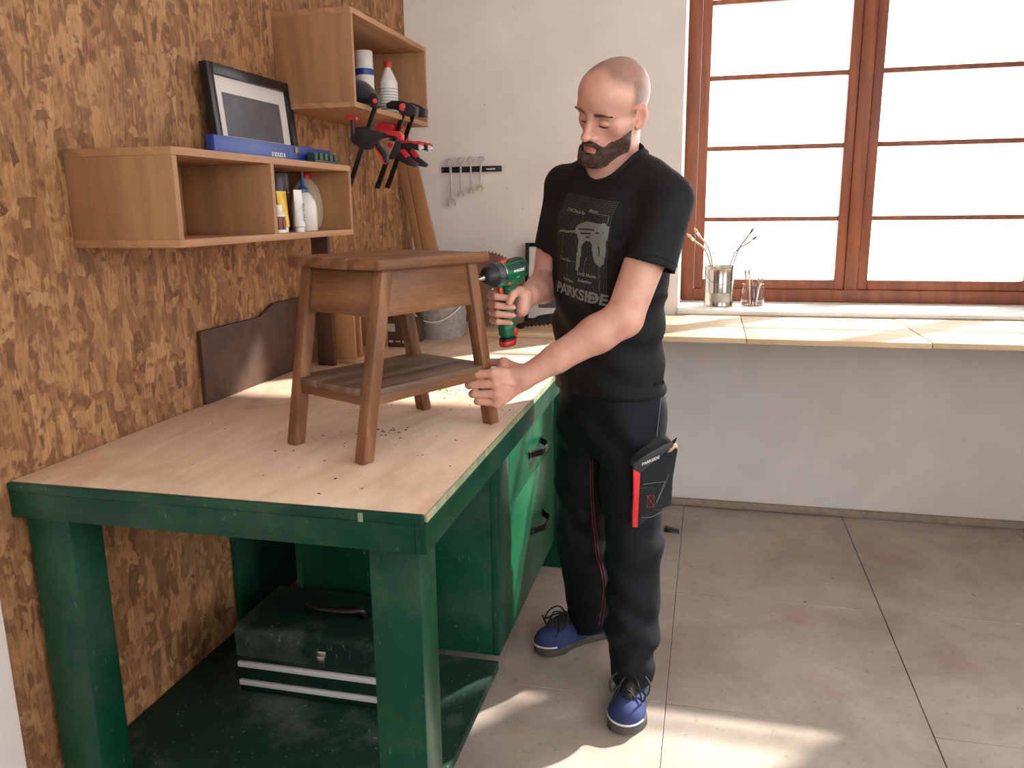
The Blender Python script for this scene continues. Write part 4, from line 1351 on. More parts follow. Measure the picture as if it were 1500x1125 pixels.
# things carried in the pocket
def topthing(nm, lb, cat, loc):
    return root(nm, lb, cat, loc)
br = topthing('paint_brush', 'pale wooden paint brush handle with ochre bristle edge sticking out of the trouser pocket', 'brush', tuple(pq(978, 665, -.02)))
g = G(); n_ = [(974, 672), (984, 652), (990, 650), (993, 654), (984, 672), (976, 684)]
g.add([pq(x, y, -.030) for x, y in n_] + [pq(x, y, -.016) for x, y in n_], [tuple(range(6)), tuple(range(11, 5, -1))] + [(k, (k + 1) % 6, 6 + (k + 1) % 6, 6 + k) for k in range(6)])
g.build('handle', plain('pale_handle', (222, 190, 150), 0.5), br, bevel=.003)
g = G(); n_ = [(968, 674), (979, 652), (984, 652), (974, 676)]
g.add([pq(x, y, -.029) for x, y in n_] + [pq(x, y, -.017) for x, y in n_], [tuple(range(4)), tuple(range(7, 3, -1))] + [(k, (k + 1) % 4, 4 + (k + 1) % 4, 4 + k) for k in range(4)])
g.build('bristles', plain('ochre_bristle', (176, 128, 48), 0.7, vary=.3), br, bevel=.001)
pc = topthing('pencil', 'dark carpenter pencil poking up out of the trouser pocket', 'pencil', tuple(pq(972, 665, -.012)))
g = G(); g.tube([pq(962, 678, -.012), pq(980, 652, -.012), pq(986, 645, -.012), pq(989.5, 640, -.012)], .004, 6, rad=[.005, .005, .0042, .0012]); g.build('pencil_body', M['iron'], pc, smooth=30)

# ------------------------------------------------------------------ shoes
def shoe_mat():
    m = MatB('blue_mesh_fabric', 0.75, spec=0.25)
    v = m.n('ShaderNodeTexVoronoi'); v.inputs['Scale'].default_value = 420.0
    m.l(m.coords(), v.inputs['Vector'])
    g = m.noise(m.coords(), 22.0, 3)
    c = m.mix(g, lin((40, 48, 88)), lin((60, 72, 118)))
    c = m.mix(m.ramp(v.outputs['Distance'], [(0.15, (0.6, 0.6, 0.6)), (0.4, (0, 0, 0))]), c, lin((26, 32, 70)))
    m.color(c); m.bump(v.outputs['Distance'], 0.0008, 0.6)
    return m.m
M['shoe'] = shoe_mat()
M['sole'] = plain('grey_rubber_sole', (74, 71, 62), 0.7, vary=0.12)
M['lace'] = plain('dark_lace', (40, 38, 34), 0.75, vary=0.2)
M['shoe_white'] = plain('white_piping', (216, 214, 208), 0.5, vary=0.03)
def make_shoe(heel, toe, name='shoe', side=1):
    """heel, toe: floor points at both ends of the sole"""
    h, t = A3(heel), A3(toe)
    F_ = (t - h); L = np.linalg.norm(F_); F_ /= L; S_ = A3((-F_[1], F_[0], 0)); s = L / .30
    MM = np.stack([F_, S_, UP])
    loc = lambda P: ((P - h) @ MM.T) / s
    W_ = lambda x, y, z: Vector(h + s * (F_ * x + S_ * y + UP * z))
    def sole2(q, g=0.0):
        q2 = q[:, :2]
        d1 = d_cone(q2, (.044, .0), (.14, -.004 * side), .040, .036)
        d2 = d_cone(q2, (.14, -.004 * side), (.225, .004 * side), .036, .052)
        d3 = d_cone(q2, (.225, .004 * side), (.252, .010 * side), .052, .044)
        return smin(smin(d1, d2, .02), d3, .01) - g
    def sole(P):
        q = loc(P)
        zt = .026 + .016 * np.exp(-((q[:, 0] - .015) / .04) ** 2) + .010 * np.exp(-((q[:, 0] - .30) / .03) ** 2)
        zb_ = .010 * np.clip((q[:, 0] - .25) / .05, 0, 1) ** 2
        d = smax(smax(sole2(q), q[:, 2] - zt, .006), zb_ - q[:, 2], .003)
        return d * s
    def upper(P):
        q = loc(P)
        d = d_ell(q, (.235, .006 * side, .034), (.060, .050, .046))
        d = smin(d, d_ell(q, (.175, 0, .040), (.075, .044, .054)), .02)
        d = smin(d, d_cone(q, (.050, 0, .050), (.130, 0, .052), .041, .042), .02)
        d = smin(d, d_cone(q, (.055, 0, .05), (.060, 0, .105), .041, .044), .02)
        d = smin(d, d_cone(q, (.165, 0, .062), (.095, 0, .100), .028, .034), .02)
        d = smax(d, .018 - q[:, 2], .003)
        d = smax(d, -d_cone(q, (.062, 0, .095), (.066, 0, .20), .034, .040), .006)
        return d * s
    lo_ = np.minimum(h, t) - .08; hi_ = np.maximum(h, t) + .08; lo_[2] = -.012; hi_[2] = .16
    me, v1, q1 = iso_mesh('shoe_upper', [('+', 0, upper)], lo_, hi_, .0035); rt = link_mesh('shoe', me, M['shoe'], man, 180)
    ub = BVHTree.FromPolygons([tuple(v) for v in v1.tolist()], q1.tolist())
    me, v2, q2 = iso_mesh('shoe_sole', [('+', 0, sole)], lo_, hi_, .0035); so = link_mesh('sole', me, M['sole'], rt, 180)
    # tongue
    g = G()
    def drop(x, y, z=.3, off=.002):
        p = W_(x, y, z); hit = ub.ray_cast(p, Vector((0, 0, -1)), .5)
        return hit[0] + Vector((0, 0, off)) if hit[0] is not None else W_(x, y, .1)
    for k in range(7):
        pass
    P = [drop(.246 - .015 * k, 0, off=.003) for k in range(7)]
    g.tube(P, .012, 8, rad=[.010, .014, .016, .017, .017, .016, .013]); g.build('tongue', M['lace'], rt, smooth=180)
    ey = []
    lc = G()
    for k in range(5):
        x = .238 - .016 * k; w = .017 + .0035 * k
        ey.append((drop(x, w, off=.003), drop(x - .006, -w, off=.003), drop(x, -w, off=.003), drop(x - .006, w, off=.003), x, w))
    for k in range(5):
        a, b, c, d_, x, w = ey[k]
        mid = drop(x - .003, 0, off=.018)
        lc.tube(spline([a, mid, c], 5), .0030, 6)
        if k < 4:
            lc.tube(spline([a, drop(x - .011, 0, off=.021), ey[k + 1][2]], 5), .0030, 6)
            lc.tube(spline([c, drop(x - .011, 0, off=.019), ey[k + 1][0]], 5), .0030, 6)
    k0 = drop(.176, 0, off=.018)
    for sd in (-1, 1):
        lp = [k0, k0 + Vector(S_ * sd * .028) + Vector(F_ * .01) + Vector((0, 0, .014)), k0 + Vector(S_ * sd * .056) + Vector(F_ * .030) + Vector((0, 0, -.008)), k0 + Vector(S_ * sd * .048) + Vector(F_ * .052) + Vector((0, 0, -.030)), k0 + Vector(S_ * sd * .022) + Vector(F_ * .030) + Vector((0, 0, -.008)), k0]
        lc.tube(spline(lp, 6), .0028, 6)
        te = [k0, k0 + Vector(S_ * sd * .020) + Vector(F_ * .035) + Vector((0, 0, .001)), drop(.225, sd * .036, off=.004), drop(.240, sd * .046, off=.003)]
        lc.tube(spline(te, 6), .0028, 6)
    lc.build('laces', M['lace'], rt, smooth=180)
    # pale piping line above the sole on the outer front
    g = G(); pts = []
    for k in range(22):
        a = -1.2 + 2.0 * k / 21
        ang = a * side * -1
        x = .235 + .058 * math.cos(ang); y = .058 * math.sin(ang)
        o_ = W_(x * 1.0 + .05 * math.cos(ang), y + .05 * math.sin(ang) , .034)
        hit = ub.ray_cast(o_, W_(.20, 0, .034) - o_, .4)
        if hit[0] is not None: pts.append(hit[0] + (o_ - hit[0]).normalized() * .0005)
    if len(pts) > 3: g.tube(pts, .0032, 6); g.build('piping', M['shoe_white'], rt, smooth=180)
    return rt
s1 = make_shoe((-0.1750, 2.3031, 0.0000), (-0.1734, 1.9887, 0.0000), side=-1)
s2 = make_shoe((-0.2870, 2.5571, 0.0000), (-0.5169, 2.3624, 0.0000), side=1)

# ------------------------------------------------------------------ cordless drill in his right hand
M['drill_green'] = plain('drill_green_plastic', (18, 98, 66), 0.38, vary=0.06)
M['drill_black'] = plain('drill_black_plastic', (32, 34, 36), 0.5, vary=0.1)
M['drill_red'] = plain('drill_red_plastic', (216, 48, 34), 0.35, vary=0.04)
M['print_white'] = plain('white_print', (232, 236, 232), 0.5, vary=0.02, bump=0)
D0 = Vector((-0.5479, 1.9850, 1.2716))                 # front of the chuck
D1 = Vector((-0.4798, 2.0850, 1.2897))                   # rear of the housing
da = (D1 - D0).normalized(); dsid = Vector((da.y, -da.x, 0)).normalized(); dup_ = dsid.cross(da); 
if dup_.z < 0: dup_ = -dup_
dl = (D1 - D0).length
drill = root('cordless_drill', 'green and black cordless drill driver held in the man\'s right hand', 'drill', tuple(D0 + da * .06))
def dp(x, s=0.0, z=0.0): return D0 + da * x + dsid * s + dup_ * z
g = G(); g.lathe(dp(0), [(.0100, -.012), (.0175, -.008), (.0235, -.001), (.0260, .008), (.0265, .022)], da, 32); chk = g.build('chuck', M['drill_black'], drill, smooth=35)
g = G()
for k in range(24):
    a = 2 * math.pi * k / 24; rr = .0228; c = dsid * math.cos(a) + dup_ * math.sin(a); t = dsid * -math.sin(a) + dup_ * math.cos(a)
    g.fbox(dp(.024), da, t, c, (0, -.0018, .0270), (.018, .0018, .0300))
g.lathe(dp(.022), [(.0260, 0), (.0280, .001), (.0285, .020), (.0270, .021)], da, 32)
g.build('torque_collar', plain('grey_collar', (74, 76, 78), 0.45, vary=.1), drill, smooth=35)
g = G(); g.lathe(dp(.0435), [(.0265, 0), (.0295, .0005), (.0295, .0035), (.0275, .004)], da, 36); g.build('collar_ring', M['chrome'], drill)
g = G(); g.lathe(dp(-.026), [(.0025, 0), (.0045, .004), (.0055, .012), (.0090, .016)], da, 16); g.build('chuck_jaws', M['chrome'], chk)
g = G(); g.tube([dp(-.054), dp(-.050), dp(-.020)], .0018, 8, rad=[.0003, .0018, .0018]); g.build('drill_bit', M['chrome'], chk)
# housing as one implicit skin: barrel, rear cap, grip and battery foot
gt, gb = Vector((-0.5064, 2.0550, 1.2492)), Vector((-0.5101, 2.0450, 1.1334))
b0, b1 = A3(dp(.046)), A3(dp(dl))
Md = np.stack([A3(da), A3(dsid), A3(dup_)])
housing = [
    ('+', .004, lambda P: smax(d_cone(P, b0, b1, .0270, .0255), np.maximum((P - b1) @ A3(da) - .004, (b0 - P) @ A3(da)), .004)),
    ('+', .010, lambda P: d_box(P, A3(dp(dl * .55, 0, -.016)), (dl * .36, .0170, .020), Md, .008)),
    ('+', .012, lambda P: d_cone(P, A3(gt) + A3(dup_) * .004, A3(gb), .0185, .0170)),
    ('+', .006, lambda P: d_box(P, A3(gb) - UP * .006, (.022, .019, .020), Md, .012)),
]
me, v_, q_ = iso_mesh('drill_housing', housing, np.minimum.reduce([b0, b1, A3(gb)]) - .06, np.maximum.reduce([b0, b1, A3(gt)]) + .05, .0022)
hs = link_mesh('housing', me, M['drill_green'], drill, 180)
bo = Vector(gb) - Vector((0, 0, .028))
for nm, z0, z1, mt, rx in (('battery_band', -.006, .000, M['drill_black'], .0225), ('battery', -.0175, -.0062, M['drill_red'], .0228), ('battery_base', -.0205, -.0176, M['drill_black'], .0205)):
    g = G(); n = 28
    out = [(rx * math.copysign(abs(math.cos(2 * math.pi * k / n)) ** .7, math.cos(2 * math.pi * k / n)), .0195 * math.copysign(abs(math.sin(2 * math.pi * k / n)) ** .7, math.sin(2 * math.pi * k / n))) for k in range(n)]
    g.prism(out, bo + Vector((0, 0, .002)), da, dsid, Vector((0, 0, 1)), z0, z1); g.build(nm, mt, drill, bevel=.0012)
hb = BVHTree.FromPolygons([tuple(v) for v in v_.tolist()], q_.tolist())
def onh(x, z, off=.0006):
    o = dp(x, .12, z); hit = hb.ray_cast(o, -dsid, .2)
    return (hit[0] + dsid * off) if hit[0] is not None else dp(x, .024, z)
def patch(poly, nm, mat, off=.0008, base=None):
    g = G(); base = base or onh
    g.add([base(x, z, off) for x, z in poly] + [base(x, z, -.002) for x, z in poly], [tuple(range(len(poly)))] + [(k, (k + 1) % len(poly), len(poly) + (k + 1) % len(poly), len(poly) + k) for k in range(len(poly))])
    return g.build(nm, mat, hs, smooth=0)
def band(x0, x1, z0, z1, nm, mat, off=.0009, n=6):
    g = G(); vs_ = []
    for i in range(n + 1):
        for j in range(n + 1): vs_.append(onh(x0 + (x1 - x0) * i / n, z0 + (z1 - z0) * j / n, off))
    g.add(vs_, [(i * (n + 1) + j, (i + 1) * (n + 1) + j, (i + 1) * (n + 1) + j + 1, i * (n + 1) + j + 1) for i in range(n) for j in range(n)])
    return g.build(nm, mat, hs, smooth=180)
band(.054, dl - .014, .004, .019, 'grip_texture', plain('dark_green_texture', (20, 66, 50), 0.7, vary=.5, scale=400), .0006, 10)
band(dl - .010, dl - .002, -.016, .018, 'vent_panel', M['drill_black'])
band(dl - .022, dl - .012, .006, .018, 'vent_panel', M['drill_black'])
g = G(); g.fbox(dp(.060, 0, .0225), da, dsid, dup_, (-.012, -.008, .001), (.010, .008, .008)); g.build('gear_switch', M['drill_red'], drill, bevel=.002)
g = G(); g.fbox(dp(dl * .78, 0, .0225), da, dsid, dup_, (-.03, -.014, .000), (.022, .014, .0055)); g.build('top_grip', M['drill_black'], drill, bevel=.002)
g = G(); put_text(g, 'PARKSIDE', .0088, onh(.088, -.003, .0016), -da * -1.0 if False else da, dup_, dsid, .0003, 0, .95)
g.build('drill_lettering', M['print_white'], drill, smooth=0)
g = G(); put_text(g, '12V', .0062, onh(.088, -.019, .0012), da, dup_, dsid, .0001, 0); g.build('drill_lettering', M['print_white'], drill, smooth=0)
g = G(); g.fbox(dp(.060, .012, -.028), da, dsid, dup_, (-.006, -.002, -.005), (.006, .006, .005)); g.build('direction_button', M['drill_red'], drill, bevel=.0015)
g = G(); g.fbox(Vector((-0.5242, 2.0300, 1.2301)), da, dsid, dup_, (-.006, -.006, -.012), (.006, .006, .010)); g.build('trigger', M['drill_red'], drill, bevel=.002)
g = G(); g.sphere((-0.5413, 2.0120, 1.2387), .0045); g.build('work_light', M['chrome'], drill)
g = G(); g.fbox(bo + Vector((0, 0, .016)) + da * .012 + dsid * .0165, da, dsid, Vector((0, 0, 1)), (-.006, 0, -.010), (.006, .005, .010)); g.build('battery_latch', M['drill_red'], drill, bevel=.0015)

# ------------------------------------------------------------------ wall boxes on the left
def wbox(nm, lb, y0, y1, z0, z1, x0, x1, dividers=(), t=0.018, grp='open pine boxes on the strand board wall'):
    rt = root(nm, lb, 'shelf', (x0, (y0 + y1) / 2, z0), grp)
    G().box((x0, y0, z0), (x1, y1, z0 + t)).build('bottom_board', M['pine'], rt, bevel=.0012)
    G().box((x0, y0, z1 - t), (x1, y1, z1)).build('top_board', M['pine'], rt, bevel=.0012)
    G().box((x0, y0, z0 + t), (x1, y0 + t, z1 - t)).build('side_board', M['pine_z'], rt, bevel=.0012)
    G().box((x0, y1 - t, z0 + t), (x1, y1, z1 - t)).build('side_board', M['pine_z'], rt, bevel=.0012)
    G().box((x0, y0 + t, z0 + t), (x0 + .005, y1 - t, z1 - t)).build('back_board', M['pine_z'], rt)
    for d in dividers: G().box((x0 + .006, d - t / 2, z0 + t), (x1, d + t / 2, z1 - t)).build('divider', M['pine_z'], rt, bevel=.0012)
    return rt
UX = -1.165
wbox('wall_box', 'large open pine wall box at the top with two white containers inside', 2.614, 3.345, 1.778, 2.090, XW + .001, UX)
LZ0, LZ1 = 1.362, 1.585
wbox('wall_box', 'lower open pine wall box filled with glue, tubes and a jug', 1.62, 2.553, LZ0, LZ1, XW + .001, UX, (2.050,))
SZ0 = LZ0 + .018
M['plastic_white'] = plain('white_plastic', (214, 208, 200), 0.35, vary=.04)
def milky():
    m = MatB('milky_plastic', 0.35); m.color(lin((206, 190, 160))); m.b.inputs['Transmission Weight'].default_value = 0.25; m.b.inputs['Subsurface Weight'].default_value = 0.3
    m.b.inputs['Subsurface Scale'].default_value = 0.01
    return m.m
M['milky'] = milky()
M['cap_red'] = plain('red_cap', (190, 34, 40), 0.35, vary=.05)
M['grey_cap'] = plain('charcoal_cap', (62, 60, 64), 0.4, vary=.05)
M['maroon'] = plain('maroon_can', (96, 34, 30), 0.35, .3, vary=.1)
M['blue_cap'] = plain('blue_nozzle', (28, 66, 124), 0.35, vary=.05)
M['blue'] = plain('blue_metal', (26, 54, 130), 0.4, vary=.06)
M['yellow'] = plain('yellow_tube', (222, 178, 44), 0.4, vary=.12, scale=60)
M['black'] = plain('black_lacquer', (20, 19, 20), 0.35, vary=.1)
# items in the lower box
c = (-1.285, 2.285, SZ0)
sc_o = root('spray_can', 'maroon spray can with charcoal cap in the lower pine box', 'spray can', c)
G().lathe(c, [(.030, 0), (.0325, .003), (.0325, .118), (.029, .126), (.028, .128)]).build('body', M['maroon'], sc_o)
G().lathe((c[0], c[1], c[2] + .116), [(.0332, 0), (.0335, .002), (.0335, .004)]).build('rim', M['chrome'], sc_o)
G().lathe((c[0], c[1], c[2] + .121), [(.0330, 0), (.0330, .046), (.031, .052), (.0, .0525)]).build('cap', M['grey_cap'], sc_o)
c = (-1.187, 2.103, SZ0)
b_o = root('small_bottle', 'tiny white bottle with dark red label at the left end of the lower pine box', 'bottle', c)
G().lathe(c, [(.016, 0), (.0185, .002), (.0185, .052), (.010, .060), (.010, .061)]).build('body', M['plastic_white'], b_o)
G().lathe((c[0], c[1], c[2] + .010), [(.0188, 0), (.0189, .001), (.0189, .035), (.0188, .036)]).build('label_band', M['maroon'], b_o)
G().lathe((c[0], c[1], c[2] + .061), [(.012, 0), (.012, .016), (.010, .018), (0, .018)]).build('cap', M['plastic_white'], b_o)
def tube_obj(nm, lb, c, w, h, mt, capm, yaw=0.0, marks=None):
    rt = root(nm, lb, 'tube', c)
    ax = Vector((math.sin(yaw), math.cos(yaw), 0)); ay = Vector((math.cos(yaw), -math.sin(yaw), 0)); g = G()
    n = 20; vs_, fs_ = [], []
    for j in range(7):
        t = j / 6; a = w * (.78 + .22 * t) / 2; b = (w * .36) * (1 - t) ** .7 + .0012
        for k in range(n):
            q = 2 * math.pi * k / n
            vs_.append(Vector(c) + ax * a * math.cos(q) + ay * b * math.sin(q) + Vector((0, 0, .016 + (h - .016) * t)))
    for j in range(6):
        for k in range(n): fs_.append((j * n + k, j * n + (k + 1) % n, (j + 1) * n + (k + 1) % n, (j + 1) * n + k))
    fs_ += [tuple(range(n - 1, -1, -1)), tuple(range(6 * n, 7 * n))]
    g.add(vs_, fs_); g.build('tube_body', mt, rt)
    G().lathe(c, [(w * .30, 0), (w * .30, .014), (w * .26, .016), (0, .016)]).build('cap', capm, rt)
    if marks:
        t_, sz = marks
        g = G(); put_text(g, t_, sz, Vector(c) + ay * (w * .30) + Vector((0, 0, h * .42)) + ax * -.002, Vector((0, 0, -1)), ax, ay, .0004, .002); me = g.build('lettering', M['black'], rt, smooth=0)
    return rt
tube_obj('glue_tube', 'yellow paste tube standing behind the tiny white bottle', (-1.215, 2.178, SZ0), .048, .118, M['yellow'], M['plastic_white'], .1)
tube_obj('glue_tube', 'white paste tube with black upright lettering beside the yellow tube', (-1.186, 2.222, SZ0), .044, .122, M['plastic_white'], M['plastic_white'], .1, ('BESCHLEIF', .0135))
c = (-1.215, 2.310, SZ0)
g_o = root('glue_bottle', 'white glue bottle with pointed blue nozzle in the lower pine box', 'bottle', c)
G().lathe(c, [(.034, 0), (.038, .003), (.0385, .070), (.034, .092), (.024, .108), (.016, .114), (.016, .116)]).build('body', M['plastic_white'], g_o, smooth=60)
g = G(); g.lathe((c[0], c[1], c[2] + .116), [(.019, 0), (.019, .010), (.012, .014), (.0065, .022), (.0028, .060), (.0, .0605)]); g.build('nozzle', M['blue_cap'], g_o)
c = (-1.315, 2.525, SZ0)
j_o = root('jug', 'milky plastic jug with red cap in the lower pine box', 'jug', c)
g = G(); g.lathe(c, [(.046, 0), (.056, .006), (.066, .035), (.070, .065), (.066, .100), (.052, .135), (.030, .158), (.018, .166), (.018, .168)], n=28, squash=.75, side=(0, 1, 0)); g.build('body', M['milky'], j_o, smooth=60)
G().lathe((c[0], c[1], c[2] + .165), [(.019, 0), (.0195, .002), (.0195, .016), (.017, .019), (0, .0192)]).build('cap', M['cap_red'], j_o)
# things on top of the lower box
lv = root('spirit_level', 'blue spirit level lying on the lower pine box in front of the black frame', 'spirit level', (-1.25, 2.3, LZ1))
G().box((-1.262, 1.90, LZ1), (-1.238, 2.566, LZ1 + .050)).build('bar', M['blue'], lv, bevel=.002)
G().box((-1.2375, 2.318, LZ1 + .028), (-1.2355, 2.342, LZ1 + .046)).build('vial_plate', plain('brass_plate', (126, 106, 50), 0.4, .6), lv, bevel=.0005)
g = G(); put_text(g, '0 SOUSS B', .017, (-1.2375, 2.220, LZ1 + .012), (0, 1, 0), (0, 0, 1), (1, 0, 0), .0003, .0006); g.build('lettering', M['print_white'], lv, smooth=0)
bh = root('bit_holder', 'dark green ribbed plastic holder in front of the blue spirit level', 'holder', (-1.215, 2.46, LZ1))
G().box((-1.232, 2.375, LZ1), (-1.200, 2.545, LZ1 + .012)).build('base', plain('bottle_green', (26, 52, 42), 0.5), bh, bevel=.001)
for k in range(5):
    y = 2.380 + .0345 * k
    G().box((-1.230, y, LZ1 + .0121), (-1.202, y + .022, LZ1 + .034)).build('socket_block', plain('bottle_green_block', (34, 60, 50), 0.45), bh, bevel=.002)
pf = root('picture_frame', 'black picture frame with white mat leaning on the wall above the lower pine box', 'picture frame', (-1.38, 2.40, LZ1))
def pframe(rt, o, ax, az, an, w, h, t, d, inner):
    o, ax, az, an = map(Vector, (o, ax, az, an))
    g = G(); g.fbox(o, ax, az, an, (0, 0, 0), (t, h, d)); g.fbox(o, ax, az, an, (w - t, 0, 0), (w, h, d)); g.fbox(o, ax, az, an, (t, 0, 0), (w - t, t, d)); g.fbox(o, ax, az, an, (t, h - t, 0), (w - t, h, d))
    g.build('frame', M['black'], rt, bevel=.0015)
    g = G(); g.fbox(o, ax, az, an, (t, t, .002), (w - t, h - t, d * .45)); g.build('mat', plain('mat_board', (206, 198, 192), 0.8, vary=.03), rt)
    m_ = inner; g = G(); g.fbox(o, ax, az, an, (t + m_, t + m_, d * .45), (w - t - m_, h - t - m_, d * .45 + .001)); g.build('picture', plain('grey_picture', (84, 80, 84), 0.5, vary=.25, scale=12), rt, smooth=0)
pframe(pf, (-1.405, 2.150, LZ1 + .001), (0, 1, 0), Vector((-.09, 0, 1)).normalized(), Vector((1, 0, .09)).normalized(), .480, .275, .030, .024, .045)
# upper box contents
UZ = 1.778 + .018
c = (-1.315, 3.055, UZ)
o_ = root('aerosol_can', 'tall white aerosol can with a blue band in the top pine box', 'spray can', c)
G().lathe(c, [(.034, 0), (.036, .003), (.036, .175), (.033, .182), (.033, .184)]).build('body', M['plastic_white'], o_)
G().lathe((c[0], c[1], c[2] + .150), [(.0363, 0), (.0365, .001), (.0365, .022), (.0363, .023)]).build('blue_band', M['blue'], o_)
G().lathe((c[0], c[1], c[2] + .1845), [(.034, 0), (.034, .050), (.031, .055), (0, .0555)]).build('cap', M['plastic_white'], o_)
c = (-1.255, 3.145, UZ)
o_ = root('cleaner_bottle', 'ribbed white bottle with red cap in the top pine box', 'bottle', c)
g = G(); g.lathe(c, [(.038, 0), (.042, .004), (.042, .118), (.040, .126), (.042, .132), (.038, .142), (.022, .172), (.013, .186), (.013, .190)], n=32, squash=.85, side=(0, 1, 0)); g.build('body', M['plastic_white'], o_, smooth=50)
g = G()
for k in range(9):
    g = G(); g.lathe((c[0], c[1], c[2] + .018 + .011 * k), [(.0422, 0), (.0426, .001), (.0426, .003), (.0422, .004)], n=32, squash=.85, side=(0, 1, 0)); g.build('print_line', plain('grey_print', (150, 146, 148), .6), o_)
G().lathe((c[0], c[1], c[2] + .189), [(.0145, 0), (.0148, .002), (.0148, .020), (.013, .023), (0, .0232)]).build('cap', M['cap_red'], o_)
g = G(); g.sphere((-1.248, 2.835, UZ + .002), .1, 26, 16, (.75, .95, 1.0))
me = g.mesh('m'); bm = bmesh.new(); bm.from_mesh(me); bmesh.ops.bisect_plane(bm, geom=bm.verts[:] + bm.edges[:] + bm.faces[:], plane_co=(0, 0, UZ + .002), plane_no=(0, 0, -1), clear_outer=True); bm.to_mesh(me); bm.free()
hp = root('cap', 'black peaked cap lying at the front of the top pine box', 'cap', (-1.248, 2.835, UZ))
link_mesh('crown', me, M['pocket'], hp, 180)
g = G(); g.lathe((-1.248, 2.835, UZ + .0005), [(.072, 0), (.076, .001), (.074, .003), (0, .004)], n=30, squash=1.30, side=(1, 0, 0)); g.build('brim', M['pocket'], hp)

# ------------------------------------------------------------------ bar clamps hooked over the box edge
M['clamp_black'] = plain('clamp_black', (34, 32, 36), 0.45, vary=.1)
M['clamp_red'] = plain('clamp_red', (198, 34, 46), 0.4, vary=.06)
M['clamp_steel'] = plain('clamp_bar_steel', (46, 44, 46), 0.35, .7, vary=.1)
def polyY(pts, t, nm, mt, parent, bevel=.0015, dy=0.0):
    g = G(); n = len(pts)
    a = [(p[0], p[1] + dy - t / 2, p[2]) for p in pts]; b = [(p[0], p[1] + dy + t / 2, p[2]) for p in pts]
    g.add(a + b, [tuple(range(n)), tuple(range(2 * n - 1, n - 1, -1))] + [(k, (k + 1) % n, n + (k + 1) % n, n + k) for k in range(n)])
    return g.build(nm, mt, parent, bevel=bevel)
ca = root('bar_clamp', 'black bar clamp with red handle, left one hanging from the top pine box', 'clamp', (-1.1422, 2.7300, 1.8040), 'bar clamps hanging from the top pine box')
polyY([(-1.1492, 2.7300, 1.7908), (-1.1330, 2.7300, 1.7857), (-1.2439, 2.7300, 1.5232), (-1.2607, 2.7300, 1.5270)], .008, 'bar', M['clamp_steel'], ca, .001)
polyY([(-1.1616, 2.7300, 1.8182), (-1.1481, 2.7300, 1.8355), (-1.1307, 2.7300, 1.8303), (-1.1215, 2.7300, 1.8143), (-1.1252, 2.7300, 1.7898), (-1.1383, 2.7300, 1.7814), (-1.1556, 2.7300, 1.7888)], .026, 'head', M['clamp_black'], ca, .003)
polyY([(-1.2215, 2.7500, 1.8186), (-1.2133, 2.7500, 1.8273), (-1.1625, 2.7500, 1.8207), (-1.1585, 2.7500, 1.8002), (-1.2167, 2.7500, 1.8116)], .016, 'fixed_jaw', M['clamp_black'], ca, .002)
g = G(); g.cyl((-1.1352, 2.7140, 1.8063), (-1.1377, 2.7200, 1.8071), .008); g.build('red_button', M['clamp_red'], ca, bevel=.001)
cb_ = polyY([(-1.2154, 2.7300, 1.7231), (-1.1742, 2.7300, 1.7262), (-1.1520, 2.7300, 1.7118), (-1.1268, 2.7300, 1.7087), (-1.0992, 2.7300, 1.7033), (-1.0821, 2.7300, 1.6914), (-1.1151, 2.7300, 1.6879), (-1.1309, 2.7300, 1.6770), (-1.1523, 2.7300, 1.6570), (-1.1709, 2.7300, 1.6461), (-1.1964, 2.7300, 1.6491), (-1.2089, 2.7300, 1.6564), (-1.2207, 2.7300, 1.6751)], .030, 'trigger_body', M['clamp_black'], ca, .004)
polyY([(-1.1269, 2.7300, 1.7064), (-1.0815, 2.7300, 1.7049), (-1.0515, 2.7300, 1.7017), (-1.0420, 2.7300, 1.6901), (-1.0451, 2.7300, 1.6744), (-1.0600, 2.7300, 1.6793), (-1.0949, 2.7300, 1.6872), (-1.1280, 2.7300, 1.6837)], .024, 'handle', M['clamp_black'], ca, .003)
polyY([(-1.1268, 2.7300, 1.7087), (-1.0538, 2.7300, 1.7052), (-1.0418, 2.7300, 1.6946), (-1.0439, 2.7300, 1.6743), (-1.0526, 2.7300, 1.6769), (-1.0696, 2.7300, 1.6898), (-1.1223, 2.7300, 1.6972)], .029, 'red_grip', M['clamp_red'], ca, .003)
polyY([(-1.1516, 2.7300, 1.6708), (-1.1387, 2.7300, 1.6749), (-1.1195, 2.7300, 1.6515), (-1.1004, 2.7300, 1.6258), (-1.1028, 2.7300, 1.6029), (-1.1119, 2.7300, 1.5985), (-1.1184, 2.7300, 1.6217), (-1.1351, 2.7300, 1.6451)], .020, 'trigger', M['clamp_black'], ca, .002)
polyY([(-1.1519, 2.7300, 1.6662), (-1.1352, 2.7300, 1.6428), (-1.1185, 2.7300, 1.6194), (-1.1119, 2.7300, 1.5973), (-1.1183, 2.7300, 1.5986), (-1.1237, 2.7300, 1.6172), (-1.1404, 2.7300, 1.6406)], .023, 'trigger_edge', M['clamp_red'], ca, .001)
polyY([(-1.2332, 2.7300, 1.7488), (-1.2255, 2.7300, 1.7485), (-1.2271, 2.7300, 1.6983), (-1.2179, 2.7300, 1.6796), (-1.2214, 2.7300, 1.6636), (-1.2361, 2.7300, 1.6779)], .016, 'moving_jaw', M['clamp_black'], ca, .002)
polyY([(-1.2489, 2.7300, 1.7653), (-1.2360, 2.7300, 1.7670), (-1.2083, 2.7300, 1.7569), (-1.2115, 2.7300, 1.7457), (-1.2471, 2.7300, 1.7538)], .024, 'jaw_pad', M['clamp_red'], ca, .002)
cbm = []
